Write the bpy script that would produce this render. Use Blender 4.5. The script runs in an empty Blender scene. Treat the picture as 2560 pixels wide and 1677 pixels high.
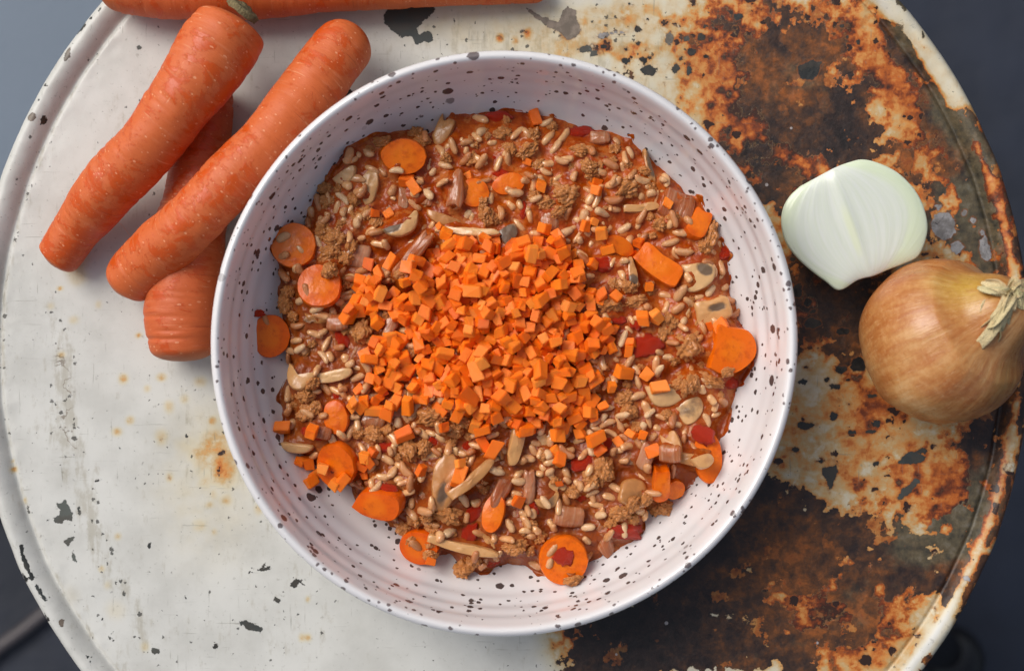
import bpy, bmesh, math, random
import numpy as np
from mathutils import Vector, Matrix, Euler, noise as mnoise
random.seed(7); np.random.seed(7)
R = math.radians
SC = bpy.context.scene
COL = SC.collection

# ------------------------------------------------------------------ camera, sky, sun, exposure
D = 0.65                    # camera height above the table top (m)
S0 = 0.165e-3               # metres per photograph pixel on the table top
cam_d = bpy.data.cameras.new("camera"); cam = bpy.data.objects.new("camera", cam_d); COL.objects.link(cam)
cam.location = (0, 0, D); cam.rotation_euler = (0, 0, 0)
cam_d.sensor_width = 36; cam_d.lens = 36 * D / (2560 * S0)
cam_d.clip_start = 0.01; cam_d.clip_end = 200
cam_d.dof.use_dof = True; cam_d.dof.focus_distance = D - 0.022; cam_d.dof.aperture_fstop = 6.5
SC.camera = cam
W_ = bpy.data.worlds.new("World"); SC.world = W_; W_.use_nodes = True
nt = W_.node_tree; nt.nodes.clear()
SUN_EL, SUN_AZ = 47, 142     # azimuth: direction the light comes from, degrees from +X
sky = nt.nodes.new("ShaderNodeTexSky"); sky.sky_type = 'NISHITA'; sky.sun_disc = False
sky.sun_elevation = R(SUN_EL); sky.sun_rotation = R(90 - SUN_AZ)
sky.air_density = 1.0; sky.dust_density = 4.0; sky.ozone_density = 1.0
bg = nt.nodes.new("ShaderNodeBackground"); bg.inputs[1].default_value = 0.098
out = nt.nodes.new("ShaderNodeOutputWorld")
hs = nt.nodes.new("ShaderNodeHueSaturation"); hs.inputs['Saturation'].default_value = .68   # thin overcast veil
nt.links.new(sky.outputs[0], hs.inputs['Color']); nt.links.new(hs.outputs[0], bg.inputs[0]); nt.links.new(bg.outputs[0], out.inputs[0])
sl = bpy.data.lights.new("sun", 'SUN'); sl.energy = 1.75; sl.angle = R(34); sl.color = (1, .975, .935)
so = bpy.data.objects.new("sun", sl); COL.objects.link(so)
dv = Vector((math.cos(R(SUN_AZ)) * math.cos(R(SUN_EL)), math.sin(R(SUN_AZ)) * math.cos(R(SUN_EL)), math.sin(R(SUN_EL))))
so.rotation_euler = dv.to_track_quat('Z', 'Y').to_euler(); so.location = dv * 3
SC.view_settings.view_transform = 'Standard'; SC.view_settings.look = 'None'
SC.view_settings.exposure = 0.19; SC.view_settings.gamma = 1

# ------------------------------------------------------------------ helpers
K = 1.07563                 # my reading coordinates -> photograph pixels
def W(x, y, z=0.0):         # reading coordinates -> world point at height z
    f = S0 * (D - z) / D
    return Vector(((x * K - 1280) * f, (838.5 - y * K) * f, z))
def L_(px, z=0.0): return px * K * S0 * (D - z) / D
def smooth01(t): t = np.clip(t, 0, 1); return t * t * (3 - 2 * t)
_rng = np.random.RandomState(3)
_LAT = _rng.rand(256, 256)
def vnoise(x, y):
    xi = np.floor(x).astype(int); yi = np.floor(y).astype(int); xf = x - xi; yf = y - yi
    u = xf * xf * (3 - 2 * xf); v = yf * yf * (3 - 2 * yf)
    a = _LAT[xi & 255, yi & 255]; b = _LAT[(xi + 1) & 255, yi & 255]
    c = _LAT[xi & 255, (yi + 1) & 255]; d = _LAT[(xi + 1) & 255, (yi + 1) & 255]
    return (a * (1 - u) + b * u) * (1 - v) + (c * (1 - u) + d * u) * v
def fbm(x, y, o=4):
    s = 0; a = .5; t = 0
    for i in range(o):
        s = s + a * vnoise(x + 17.3 * i, y + 9.1 * i); t += a; x = x * 2.03; y = y * 2.03; a *= .55
    return s / t

def mesh_np(name, V, F, smooth=True):
    me = bpy.data.meshes.new(name)
    me.from_pydata([tuple(v) for v in V], [], [tuple(f) for f in F]); me.update()
    if smooth: me.polygons.foreach_set("use_smooth", [True] * len(me.polygons))
    return me
def link(name, me, mat=None, parent=None):
    o = bpy.data.objects.new(name, me); COL.objects.link(o)
    if mat is not None and me is not None and not me.materials: me.materials.append(mat)
    if parent is not None: o.parent = parent
    return o
def tag(o, label, cat, group=None, kind=None):
    o["label"] = label; o["category"] = cat
    if group: o["group"] = group
    if kind: o["kind"] = kind
    return o
def struct(o): o["kind"] = "structure"; return o
def grid_faces(nr, ns, closed=True):
    F = []
    for i in range(nr - 1):
        for j in range(ns if closed else ns - 1):
            k = (j + 1) % ns
            F.append((i * ns + j, i * ns + k, (i + 1) * ns + k, (i + 1) * ns + j))
    return F
def fattr(me, name, arr):
    a = me.attributes.new(name, 'FLOAT', 'POINT'); a.data.foreach_set("value", np.asarray(arr, dtype=np.float32).ravel())

def catmull(P, n):
    P = [Vector(p) for p in P]; P = [P[0] * 2 - P[1]] + P + [P[-1] * 2 - P[-2]]; o = []
    for i in range(1, len(P) - 2):
        for k in range(n):
            t = k / n; a, b, c, d = P[i - 1:i + 3]
            o.append(.5 * ((2 * b) + (c - a) * t + (2 * a - 5 * b + 4 * c - d) * t * t + (3 * b - a - 3 * c + d) * t ** 3))
    o.append(P[-2]); return o
# ---- node helper
def srgb(r, g, b):
    f = lambda c: (c / 255) / 12.92 if c / 255 <= .04045 else (((c / 255) + .055) / 1.055) ** 2.4
    return (f(r), f(g), f(b), 1)
class NT:
    def __init__(s, name, **kw):
        s.m = bpy.data.materials.new(name); s.m.use_nodes = True; s.t = s.m.node_tree
        s.b = s.t.nodes["Principled BSDF"]
        for k, v in kw.items(): s.set(k, v)
    N = {'rough': 'Roughness', 'spec': 'Specular IOR Level', 'coat': 'Coat Weight', 'coatr': 'Coat Roughness', 'sss': 'Subsurface Weight', 'sscale': 'Subsurface Scale', 'metal': 'Metallic', 'color': 'Base Color', 'trans': 'Transmission Weight', 'srad': 'Subsurface Radius'}
    def set(s, k, v): s.link(v, s.b.inputs[s.N[k]])
    def link(s, v, inp):
        if isinstance(v, bpy.types.NodeSocket): s.t.links.new(v, inp)
        elif isinstance(v, bpy.types.Node): s.t.links.new(v.outputs[0], inp)
        else: inp.default_value = v
    def n(s, typ, props=None, **ins):
        nd = s.t.nodes.new("ShaderNode" + typ)
        for k, v in (props or {}).items(): setattr(nd, k, v)
        for k, v in ins.items():
            key = int(k[1:]) if k[0] == 'i' and k[1:].isdigit() else k.replace('_', ' ')
            s.link(v, nd.inputs[key])
        return nd
    def math(s, op, a, b=0.0, c=0.0, clamp=False):
        nd = s.n("Math", {'operation': op, 'use_clamp': clamp}, i0=a, i1=b)
        if op in ('MULTIPLY_ADD',): s.link(c, nd.inputs[2])
        return nd.outputs[0]
    def mul(s, a, b): return s.math('MULTIPLY', a, b)
    def add(s, a, b): return s.math('ADD', a, b)
    def step(s, v, lo, hi):
        nd = s.n("MapRange", {'interpolation_type': 'SMOOTHSTEP', 'clamp': True}, Value=v)
        nd.inputs["From Min"].default_value = lo; nd.inputs["From Max"].default_value = hi
        return nd.outputs[0]
    def noise(s, vec, scale, detail=4, rough=.55, dist=0.0):
        return s.n("TexNoise", {}, Vector=vec, Scale=scale, Detail=detail, Roughness=rough, Distortion=dist).outputs[0]
    def mix(s, f, a, b, mode='MIX'):
        nd = s.t.nodes.new("ShaderNodeMix"); nd.data_type = 'RGBA'; nd.blend_type = mode
        s.link(f, nd.inputs[0]); s.link(a, nd.inputs[6]); s.link(b, nd.inputs[7]); return nd.outputs[2]
    def ramp(s, v, stops):
        nd = s.t.nodes.new("ShaderNodeValToRGB"); s.link(v, nd.inputs[0]); e = nd.color_ramp.elements
        while len(e) < len(stops): e.new(.5)
        for i, (p, c) in enumerate(stops): e[i].position = p; e[i].color = c
        return nd.outputs[0]
    def attr(s, name): return s.n("Attribute", {'attribute_name': name}).outputs["Fac"]
    def obj(s): return s.n("TexCoord").outputs["Object"]
    def uv(s): return s.n("TexCoord").outputs["UV"]
    def rnd(s): return s.n("ObjectInfo").outputs["Random"]
    def objn(s):      # object coordinates shifted per object so copies do not repeat
        oi = s.n("ObjectInfo").outputs["Random"]
        sh = s.n("CombineXYZ", {}, X=s.mul(oi, 3.7), Y=s.mul(oi, 5.1), Z=s.mul(oi, 1.9)).outputs[0]
        return s.n("VectorMath", {'operation': 'ADD'}, i0=s.obj(), i1=sh).outputs[0]
    def mapping(s, vec, scale=(1, 1, 1), loc=(0, 0, 0), rot=(0, 0, 0)):
        nd = s.n("Mapping", {}, Vector=vec); nd.inputs["Scale"].default_value = scale
        nd.inputs["Location"].default_value = loc; nd.inputs["Rotation"].default_value = rot; return nd.outputs[0]
    def bump(s, h, strength=1.0, dist=0.001, normal=None):
        nd = s.n("Bump", {}, Strength=strength, Distance=dist, Height=h)
        if normal is not None: s.link(normal, nd.inputs["Normal"])
        s.t.links.new(nd.outputs[0], s.b.inputs["Normal"]); return nd.outputs[0]

#@@TABLE
# ------------------------------------------------------------------ table
TC = W(1166, 812, .003); TR = 0.2185
def build_table():
    root = bpy.data.objects.new("round_table", None); COL.objects.link(root); root.location = (TC.x, TC.y, -.45)
    tag(root, "round metal table with chipped white enamel on the left and heavy rust on the right", "table")
    ns = 1260
    rs = list(np.linspace(0.0005, TR - .0135, 205))
    prof = [(r, 0.0) for r in rs] + [(TR - .0128, -.0001), (TR - .0121, -.0006), (TR - .0115, -.0011), (TR - .0109, -.0010), (TR - .0103, -.0003),
            (TR - .0096, .0006), (TR - .0088, .0015), (TR - .0078, .0024), (TR - .0068, .0031), (TR - .0058, .0036), (TR - .0048, .0039),
            (TR - .0038, .0040), (TR - .0028, .0037), (TR - .0018, .0030), (TR - .0010, .0019), (TR - .0004, .0004), (TR, -.0015),
            (TR, -.004), (TR - .0004, -.008), (TR - .001, -.014), (TR - .0015, -.020), (TR - .0035, -.020), (TR - .0035, -.014), (TR - .004, -.006)]
    P = np.array(prof); nr = len(P)
    th = np.arange(ns) / ns * 2 * np.pi
    x = P[:, 0][:, None] * np.cos(th)[None]; y = P[:, 0][:, None] * np.sin(th)[None]; z = P[:, 1][:, None] + 0 * x
    wob = (fbm(x * 40 + 50, y * 40 + 50, 3) - .5)
    rimw = smooth01((np.hypot(x, y) - (TR - .02)) / .006)
    z = z + wob * .0006 + rimw * (fbm(x * 180 + 9, y * 180 + 3, 3) - .5) * .0007 * (P[:, 1][:, None] > -.003)
    rr = 1 + rimw * (fbm(np.cos(th) * 9 + 20, np.sin(th) * 9 + 20, 2) - .5)[None] * .004
    x = x * rr; y = y * rr
    V = np.stack([x, y, z], -1).reshape(-1, 3)
    F = grid_faces(nr, ns); V = np.vstack([V, [[0, 0, 0]]]); c = len(V) - 1
    F += [(c, j, (j + 1) % ns) for j in range(ns)]
    me = mesh_np("tabletop", V, F)
    # fields of wear, authored where the photograph shows them (reading coordinates)
    wx = V[:, 0] + TC.x; wy = V[:, 1] + TC.y
    PX = (wx / S0 + 1280) / K; PY = (838.5 - wy / S0) / K
    rad = np.hypot(V[:, 0], V[:, 1]) / TR
    def blobs(lst):
        f = np.zeros(len(V))
        for (cx, cy, rx, ry, rot, a) in lst:
            c_, s_ = math.cos(R(rot)), math.sin(R(rot)); dx = PX - cx; dy = PY - cy
            u = (dx * c_ + dy * s_) / rx; v = (-dx * s_ + dy * c_) / ry
            f += a * np.exp(-(u * u + v * v) ** 1.3)
        return f
    n1 = fbm(PX / 60 + 3, PY / 60 + 5, 5) - .5; n2 = fbm(PX / 22 + 40, PY / 22 + 8, 4) - .5
    n3 = fbm(PX / 150 + 70, PY / 150 + 1, 4) - .5
    # paint lost
    loss = -0.60 + .24 * smooth01((PX - 1700) / 200) + blobs([(2190, 470, 60, 130, -15, .75), (1880, 560, 40, 60, 0, .4), (1940, 830, 60, 40, 0, .3),
        (1850, 170, 170, 150, 20, 1.15), (1700, 330, 60, 50, 0, .75), (1790, 450, 55, 70, 0, .85), (1990, 330, 120, 60, 20, .8),
        (1850, 300, 100, 60, 0, .7), (2080, 60, 50, 110, -35, .9), (2200, 260, 50, 190, -30, .95), (2290, 560, 55, 200, -10, .9),
        (1970, 790, 110, 90, 0, .75), (1960, 690, 100, 50, 10, .9), (1880, 960, 40, 120, 0, .3),
        (1660, 1260, 190, 150, -25, 1.35), (1500, 1450, 190, 130, 0, 1.45), (1960, 1270, 210, 110, 5, 1.05), (1830, 1190, 120, 50, 20, .7), (2010, 1450, 230, 90, 0, .7),
        (2290, 1100, 70, 170, 12, 1.1), (2230, 1350, 50, 100, 30, .8), (1780, 1110, 40, 60, 0, .8), (1370, 1530, 60, 60, 0, .8), (1700, 1480, 250, 100, 0, .9),
        (2150, 1310, 90, 60, 0, .7), (2210, 1010, 60, 40, 0, .5), (2340, 850, 60, 180, 0, .75),
        # paint that stayed
        (2010, 70, 45, 80, -35, -.95), (2060, 190, 32, 110, -33, -1.05), (1745, 70, 60, 50, 0, -.25), (1740, 300, 42, 60, 30, -.75), (1820, 350, 45, 30, 60, -.55),
        (1990, 1010, 200, 150, 0, -1.15), (1860, 930, 60, 120, 0, -.5), (2190, 1120, 60, 45, 30, -.9), (2120, 1165, 90, 25, 20, -.6), (1890, 1440, 95, 30, -22, -1.2), (1850, 1400, 60, 16, 0, -.8),
        (2130, 1490, 60, 130, 38, -1.5), (2010, 1540, 60, 40, 0, -.9), (2030, 1330, 25, 40, 20, -.7), (1900, 870, 40, 90, 0, -.6), (2080, 1420, 20, 60, 30, -.7),
        (1640, 180, 50, 60, 0, -.5), (2210, 450, 16, 60, -20, -.9), (2000, 450, 110, 50, 0, -.35), (1700, 1100, 40, 30, 30, -.5)])
    rimloss = blobs([(2260, 330, 60, 110, -30, 1.0), (2340, 560, 60, 130, -10, .8), (2370, 850, 50, 190, 0, 1.1), (2330, 1150, 60, 130, 10, 1.1), (2230, 1370, 60, 120, 25, 1.0),
                     (2130, 1540, 60, 60, 30, .5), (2340, 1000, 50, 60, 0, .2)])
    onrim = smooth01((rad - .952) / .012)
    loss = loss * (1 - onrim) + onrim * (-.62 + rimloss)
    strip = onrim * np.exp(-((rad - .972 + n1 * .01) / .007) ** 2) * (PX > 1900) * smooth01((PY - 250) / 150); loss -= strip * 1.15
    loss += n1 * 1.9 + n2 * 1.9 + n3 * .5
    # left part keeps its paint
    keep = smooth01((np.where(PY < 500, 1500 - PY * .2, 1330) - PX) / 260)
    loss -= keep * 1.6
    # rust stain soaked in paint
    stain = blobs([(1930, 950, 190, 260, 0, .15), (2030, 700, 420, 900, 0, .17), (2200, 420, 130, 200, 0, .25), (1900, 620, 120, 200, 0, .2),
        (1790, 120, 230, 190, 0, .45), (1540, 90, 140, 110, 0, .10), (1690, 120, 80, 130, 10, .22), (2060, 160, 120, 180, -30, .30), (1740, 320, 130, 120, 0, .55), (1900, 420, 160, 100, 0, .45),
        (2010, 1030, 220, 150, 0, .20), (2010, 950, 90, 70, 0, .15), (1900, 1010, 70, 150, 0, -.16), (1880, 860, 60, 60, 0, -.1), (1800, 980, 40, 160, 0, .1), (1950, 700, 120, 80, 0, .6),
        (1900, 1400, 260, 170, 0, .52), (2200, 1130, 110, 80, 0, .38), (1450, 1500, 130, 90, 0, .75), (2000, 1450, 130, 120, 0, .2), (2140, 1480, 70, 120, 38, -.12), (1330, 1470, 60, 60, 0, .3),
        (2330, 600, 90, 330, 0, .5), (2300, 1150, 110, 300, 10, .4), (2200, 260, 110, 200, -30, .3), (1350, 60, 160, 60, 0, .12), (1280, 150, 180, 60, 0, .10), (1100, 60, 200, 60, 0, .08),
        (560, 990, 130, 110, 0, .06), (480, 1150, 120, 150, 0, .06), (520, 1040, 60, 40, -20, .10)])
    stain *= 1 - .75 * onrim * smooth01((330 - PY) / 120) * (PX > 1500)
    stain -= strip * .22
    spots = []; SA = .55
    for (x_, y_, r_, a_) in [(900, 880, 18, .5), (400, 1005, 22, .5), (800, 1160, 28, .6), (1050, 1150, 28, .6), (955, 1225, 20, .55), (845, 1430, 26, .5), (760, 1505, 30, .55), (1195, 1290, 26, .35), (390, 575, 18, .55),
                             (330, 690, 22, .3), (480, 780, 30, .35), (1300, 1180, 40, .4), (1380, 1430, 26, .4), (1100, 1340, 30, .4), (510, 500, 60, .30), (470, 440, 50, .28), (530, 400, 50, .2), (640, 680, 20, .25)]:
        spots.append((x_ * .3848 / K, (500 + y_ * .3848) / K, r_ * .3848 / K, r_ * .3848 / K * random.uniform(.8, 1.3), 0, a_ * SA))
    for (x_, y_, r_, a_) in [(1440, 260, 55, .62), (1440, 260, 110, .2), (1290, 150, 60, .2), (1360, 480, 26, .35), (1390, 410, 20, .3), (1470, 450, 34, .3), (1290, 610, 40, .28), (765, 685, 22, .5), (1395, 655, 20, .3), (1100, 300, 22, .35),
                             (660, 895, 18, .6), (940, 1400, 26, .35), (1680, 510, 26, .3), (1320, 340, 34, .25), (160, 450, 14, .6), (90, 250, 22, .6), (80, 200, 12, .5), (1200, 80, 60, .2), (1050, 40, 40, .3), (1400, 100, 90, .18),
                             (750, 1160, 60, .12), (470, 1060, 50, .08), (700, 1000, 24, .2), (2000, 1340, 24, .4), (1960, 1340, 20, .35), (2000, 1090, 15, .4), (1300, 160, 40, .15)]:
        spots.append((x_ * .3848 / K, (1077 + y_ * .3848) / K, r_ * .3848 / K, r_ * .3848 / K * random.uniform(.8, 1.4), 0, a_ * SA))
    for (x_, y_, r_, a_) in [(1250, 245, 30, .5), (1040, 285, 30, .45), (1150, 300, 26, .3), (640, 690, 20, .2), (1520, 380, 60, .12), (1960, 70, 120, .15), (2180, 60, 60, .2), (1980, 150, 70, .22), (1820, 350, 60, .4), (1560, 300, 80, .15), (1990, 380, 90, .2)]:
        spots.append(((900 + x_ * .3361) / K, y_ * .3361 / K, r_ * .3361 / K, r_ * .3361 / K, 0, a_))
    stain += blobs(spots)
    stain += (n2 * .55 + n1 * .5) * np.clip(stain * 2.0, 0, 1)
    # green-grey primer showing near the right edge
    green = blobs([(2110, 60, 50, 100, -35, .7), (2230, 300, 45, 170, -28, .9), (2270, 560, 60, 120, -10, 1.2), (2200, 1190, 90, 120, 0, .9), (2140, 1260, 90, 60, 0, 1.0), (2290, 1130, 40, 100, 0, .5), (1880, 190, 90, 50, 10, .5), (2000, 1420, 160, 80, 0, .35), (2200, 500, 60, 80, 0, .8)]) + n1 * .9
    black = blobs([(1500, 1450, 180, 150, 0, .9), (1620, 1250, 110, 110, 0, .7), (1820, 1310, 160, 110, 0, -.7), (1950, 1460, 160, 90, 0, -.4), (1870, 180, 150, 120, 0, -.35), (1960, 690, 110, 60, 0, .6), (1780, 470, 60, 80, 0, .5), (2290, 1000, 60, 60, 0, .6), (1780, 1120, 40, 60, 0, .7), (1960, 210, 70, 60, 0, .4), (1700, 330, 50, 40, 0, .3), (1990, 330, 60, 40, 0, .4)])
    # chips (positive inside, in mm)
    chip = np.full(len(V), -5.0); tone = np.zeros(len(V))
    def cp(pts, t=0.0):
        nonlocal chip, tone
        p = np.array(pts); x0, y0 = p.min(0) - 12; x1, y1 = p.max(0) + 12
        ids = np.where((PX > x0) & (PX < x1) & (PY > y0) & (PY < y1))[0]
        if not len(ids): return
        qx, qy = PX[ids], PY[ids]; d = np.full(len(ids), 1e9); ins = np.zeros(len(ids), bool)
        for i in range(len(p)):
            a, b = p[i], p[(i + 1) % len(p)]; e = b - a
            t_ = np.clip(((qx - a[0]) * e[0] + (qy - a[1]) * e[1]) / (e @ e + 1e-9), 0, 1)
            d = np.minimum(d, np.hypot(qx - a[0] - t_ * e[0], qy - a[1] - t_ * e[1]))
            cr = (a[1] > qy) != (b[1] > qy)
            with np.errstate(divide='ignore', invalid='ignore'):
                ins ^= cr & (qx < (b[0] - a[0]) * (qy - a[1]) / (b[1] - a[1]) + a[0])
        sd = np.where(ins, d, -d) * K * S0 * 1000
        up = sd > chip[ids]; chip[ids[up]] = sd[up]; tone[ids[up]] = t
    def ce(cx, cy, rx, ry, t=0.0, rot=0):
        n = 9; pts = []
        for i in range(n):
            a = 2 * math.pi * i / n; k = random.uniform(.78, 1.15); u, v = rx * k * math.cos(a), ry * k * math.sin(a)
            pts.append((cx + u * math.cos(R(rot)) - v * math.sin(R(rot)), cy + u * math.sin(R(rot)) + v * math.cos(R(rot))))
        cp(pts, t)
    def zr(x0, y0, s): return lambda pts: [((x0 + a * s) / K, (y0 + b * s) / K) for a, b in pts]
    z3 = zr(0, 1077, .3848)
    for pts, t in [([(360, 470), (390, 475), (425, 440), (440, 470), (460, 520), (472, 580), (440, 575), (405, 600), (365, 605), (345, 585), (295, 580), (340, 560), (380, 550), (385, 520)], .55),
                   ([(400, 715), (435, 695), (490, 683), (445, 748)], .6), ([(470, 780), (485, 800), (500, 830), (498, 857), (470, 845), (465, 820)], .6),
                   ([(1680, 900), (1700, 870), (1715, 862), (1725, 885), (1790, 880), (1730, 902), (1700, 908), (1620, 918)], .3),
                   ([(1890, 985), (1915, 958), (1960, 970), (1995, 1000), (1985, 1005), (1950, 987), (1925, 1010), (1915, 1030), (1892, 1010)], .25),
                   ([(1550, 1238), (1600, 1233), (1660, 1250), (1720, 1290), (1690, 1305), (1640, 1297), (1590, 1278)], .35),
                   ([(690, 1310), (715, 1325), (742, 1360), (735, 1367), (708, 1350)], .5), ([(145, 920), (165, 922), (202, 965), (185, 987), (160, 960)], .1), ([(288, 1168), (320, 1190), (342, 1237), (308, 1227)], .1),
                   ([(145, 740), (160, 733), (177, 800), (205, 860), (237, 940), (225, 962), (193, 900), (162, 830)], .15), ([(238, 975), (282, 1008), (322, 1092), (308, 1102), (256, 1030)], .3)]: cp(z3(pts), t)
    for (a, b, c1, c2, t) in [(967, 747, 17, 27, .2), (1010, 1427, 28, 25, .5), (630, 322, 22, 10, .2), (507, 500, 13, 19, .4), (777, 107, 11, 9, .1), (495, 42, 11, 10, .1), (1800, 1095, 25, 18, .4), (730, 1307, 12, 11, .1), (575, 1452, 14, 9, .3),
                              (597, 1490, 12, 11, .5), (410, 1240, 22, 30, .8), (925, 212, 8, 12, .1), (660, 1225, 12, 8, .2), (1400, 1395, 18, 20, .2), (750, 820, 6, 6, 0), (1205, 1085, 5, 9, 0), (805, 1060, 10, 14, .4), (1095, 300, 7, 14, .1), (1210, 30, 12, 12, .2), (1313, 1153, 18, 3, .1), (1395, 1398, 16, 18, .1)]:
        c = z3([(a, b)])[0]; ce(c[0], c[1], c1 * .3848 / K, c2 * .3848 / K, t)
    z1 = zr(0, 0, .4202)
    for (a, b, c1, c2, t, ro) in [(825, 287, 22, 15, .5, 0), (288, 518, 16, 15, .4, 0), (243, 606, 14, 12, .4, 0), (270, 715, 16, 42, 0, 12), (207, 705, 22, 30, .8, 20), (495, 172, 50, 16, .35, -50), (418, 330, 18, 52, .75, 22), (545, 120, 14, 8, .3, 0),
                              (775, 1185, 50, 38, .2, 0), (607, 68, 10, 18, .6, 0), (1445, 612, 9, 8, 0, 0), (38, 1225, 8, 6, 0, 0), (295, 993, 7, 6, .2, 0), (2040, 560, 60, 28, .2, -10), (1010, 965, 12, 6, .2, 0), (1555, 312, 12, 8, .2, 0)]:
        c = z1([(a, b)])[0]; ce(c[0], c[1], c1 * .4202 / K, c2 * .4202 / K, t, ro)
    z6 = zr(900, 0, .3361)
    cp(z6([(178, 105), (230, 35), (550, 25), (556, 90), (510, 130), (450, 190), (408, 222), (440, 250), (520, 228), (542, 262), (540, 305), (410, 332), (385, 270), (310, 290), (240, 230), (185, 180)]), .35)
    cp(z6([(1220, 40), (1310, 100), (1480, 180), (1490, 100), (1540, 45), (1605, 80), (1612, 150), (1650, 215), (1612, 280), (1550, 302), (1490, 250), (1400, 195), (1290, 130)]), .8)
    cp(z6([(1720, 285), (1780, 250), (1870, 235), (2000, 240), (1880, 262), (1810, 290)]), .95)
    for (a, b, c1, c2, t) in [(2065, 222, 28, 26, 0), (2070, 322, 22, 16, 0), (2150, 525, 74, 42, .15), (1972, 455, 42, 24, .1), (2100, 445, 34, 18, 0), (2160, 428, 26, 11, 0), (1680, 375, 50, 30, .5), (1740, 400, 36, 22, .5), (1815, 348, 28, 12, .1),
                              (2135, 142, 24, 13, 0), (2010, 32, 22, 12, .2), (1978, 366, 12, 11, .1), (2345, 515, 28, 36, .3), (1205, 230, 34, 20, .7), (700, 160, 10, 24, 0), (1300, 60, 6, 8, 0), (2125, 368, 12, 9, 0), (1950, 135, 14, 8, .1), (2300, 290, 40, 50, .7)]:
        c = z6([(a, b)])[0]; ce(c[0], c[1], c1 * .3361 / K, c2 * .3361 / K, t)
    z4 = zr(1300, 0, .5294)
    for (a, b, c1, c2, t) in [(1030, 80, 22, 18, .2), (855, 180, 22, 20, .1), (785, 185, 14, 12, .5), (810, 245, 20, 18, .1), (765, 275, 16, 13, .1), (735, 325, 16, 20, .3), (800, 330, 14, 26, .3), (880, 265, 13, 12, 0), (1520, 125, 14, 10, 0), (1550, 178, 14, 11, .2), (1370, 330, 60, 50, .1), (875, 125, 16, 7, .1), (1600, 200, 12, 14, .1)]:
        c = z4([(a, b)])[0]; ce(c[0], c[1], c1 * .5294 / K, c2 * .5294 / K, t)
    z5 = zr(1860, 600, .3702)
    for (a, b, c1, c2, t) in [(430, 420, 32, 34, 0), (455, 565, 70, 34, .1), (670, 615, 44, 30, 0), (770, 840, 62, 55, 0), (655, 875, 44, 28, .1), (400, 955, 38, 24, .2), (605, 985, 42, 22, .1), (700, 945, 18, 9, 0), (420, 1250, 70, 28, .1), (870, 1050, 40, 12, .1),
                              (890, 1235, 36, 34, .2), (600, 1190, 28, 30, .2), (345, 1415, 28, 20, 0), (720, 1298, 28, 11, .2), (520, 1490, 34, 10, 0), (890, 1510, 22, 18, .1), (1120, 1480, 60, 40, .3), (360, 340, 40, 50, 0), (560, 940, 14, 18, 0), (470, 480, 26, 18, 0), (860, 1290, 34, 12, .2), (330, 130, 18, 14, 0), (1200, 1420, 40, 20, .3)]:
        c = z5([(a, b)])[0]; ce(c[0], c[1], c1 * .3702 / K, c2 * .3702 / K, t)
    for (a, b, c1, c2, ro) in [(2195, 525, 30, 42, -20), (2225, 575, 16, 18, 0), (2290, 580, 14, 34, -15), (2240, 495, 6, 8, 0), (2263, 512, 8, 9, 0), (2285, 545, 6, 12, -30), (2180, 480, 10, 7, 0), (2290, 1375, 12, 20, 20), (2240, 1340, 8, 8, 0), (2310, 1330, 22, 18, 0)]: ce(a, b, c1, c2, 1.0, ro)
    z7 = zr(1760, 1077, .3848)
    cp(z7([(775, 235), (865, 220), (862, 290), (830, 360), (815, 400), (805, 350), (775, 285)]), .3)
    cp(z7([(1255, 440), (1290, 370), (1370, 310), (1400, 330), (1340, 400), (1275, 450)]), .42)
    cp(z7([(1250, 215), (1320, 140), (1370, 130), (1440, 170), (1400, 210), (1320, 200)]), .35)
    grime = blobs([(150, 860, 28, 190, -6, .8), (190, 1130, 36, 200, -14, .9), (270, 1330, 30, 150, -28, .8), (60, 500, 30, 300, 10, .3), (120, 900, 60, 200, 0, .5), (700, 1450, 120, 120, 0, .3), (520, 1000, 200, 150, 0, .45), (600, 1300, 200, 200, 0, .25),
                   (330, 1480, 150, 80, 20, .5), (350, 430, 60, 120, 20, .45), (1050, 110, 250, 60, 0, .6), (1420, 110, 250, 100, 0, .7), (270, 330, 50, 160, 35, .5)]) + smooth01((.012 - abs(rad - .944)) / .012) * .8
    for nme, arr in [("loss", loss), ("stain", stain), ("green", green), ("black", black), ("chip", chip), ("tone", tone), ("grime", grime)]: fattr(me, nme, arr)
    # ---- material
    m = NT("enamel_and_rust")
    co = m.obj()
    nA = m.noise(co, 130, 9, .66); nB = m.noise(co, 420, 5, .6); nC = m.noise(m.mapping(co, loc=(.3, .1, 0)), 35, 6, .6); nD = m.noise(m.mapping(co, loc=(.7, .3, .2)), 190, 6, .65)
    cen = lambda s_, k: m.mul(m.math('SUBTRACT', s_, .5), k)
    lossf = m.add(m.add(m.attr("loss"), cen(nA, 2.4)), cen(nD, 1.5))
    lm = m.step(lossf, -.02, .05)
    halo = m.step(lossf, -.75, 0.0)
    st = m.add(m.add(m.attr("stain"), m.mul(cen(nB, .28), m.step(m.attr('stain'), .04, .4))), m.mul(cen(nD, .7), m.step(m.attr("stain"), .04, .4)))
    st = m.add(st, m.mul(cen(nA, .55), m.step(m.attr("stain"), .04, .4)))
    st = m.add(st, m.mul(m.mul(halo, m.step(m.attr("stain"), .08, .4)), .22))
    cz = m.n("TexVoronoi", {'feature': 'F1'}, Vector=m.n("VectorMath", {'operation': 'ADD'}, i0=co, i1=m.n("VectorMath", {'operation': 'SCALE'}, i0=m.n("TexNoise", {}, Vector=co, Scale=260.0, Detail=5.0).outputs[1], Scale=.012).outputs[0]).outputs[0], Scale=210.0); czc = m.n("SeparateColor", {}, Color=cz.outputs["Color"])
    st = m.add(st, m.mul(cen(czc.outputs[2], .14), m.step(m.attr('stain'), .1, .35)))
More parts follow.
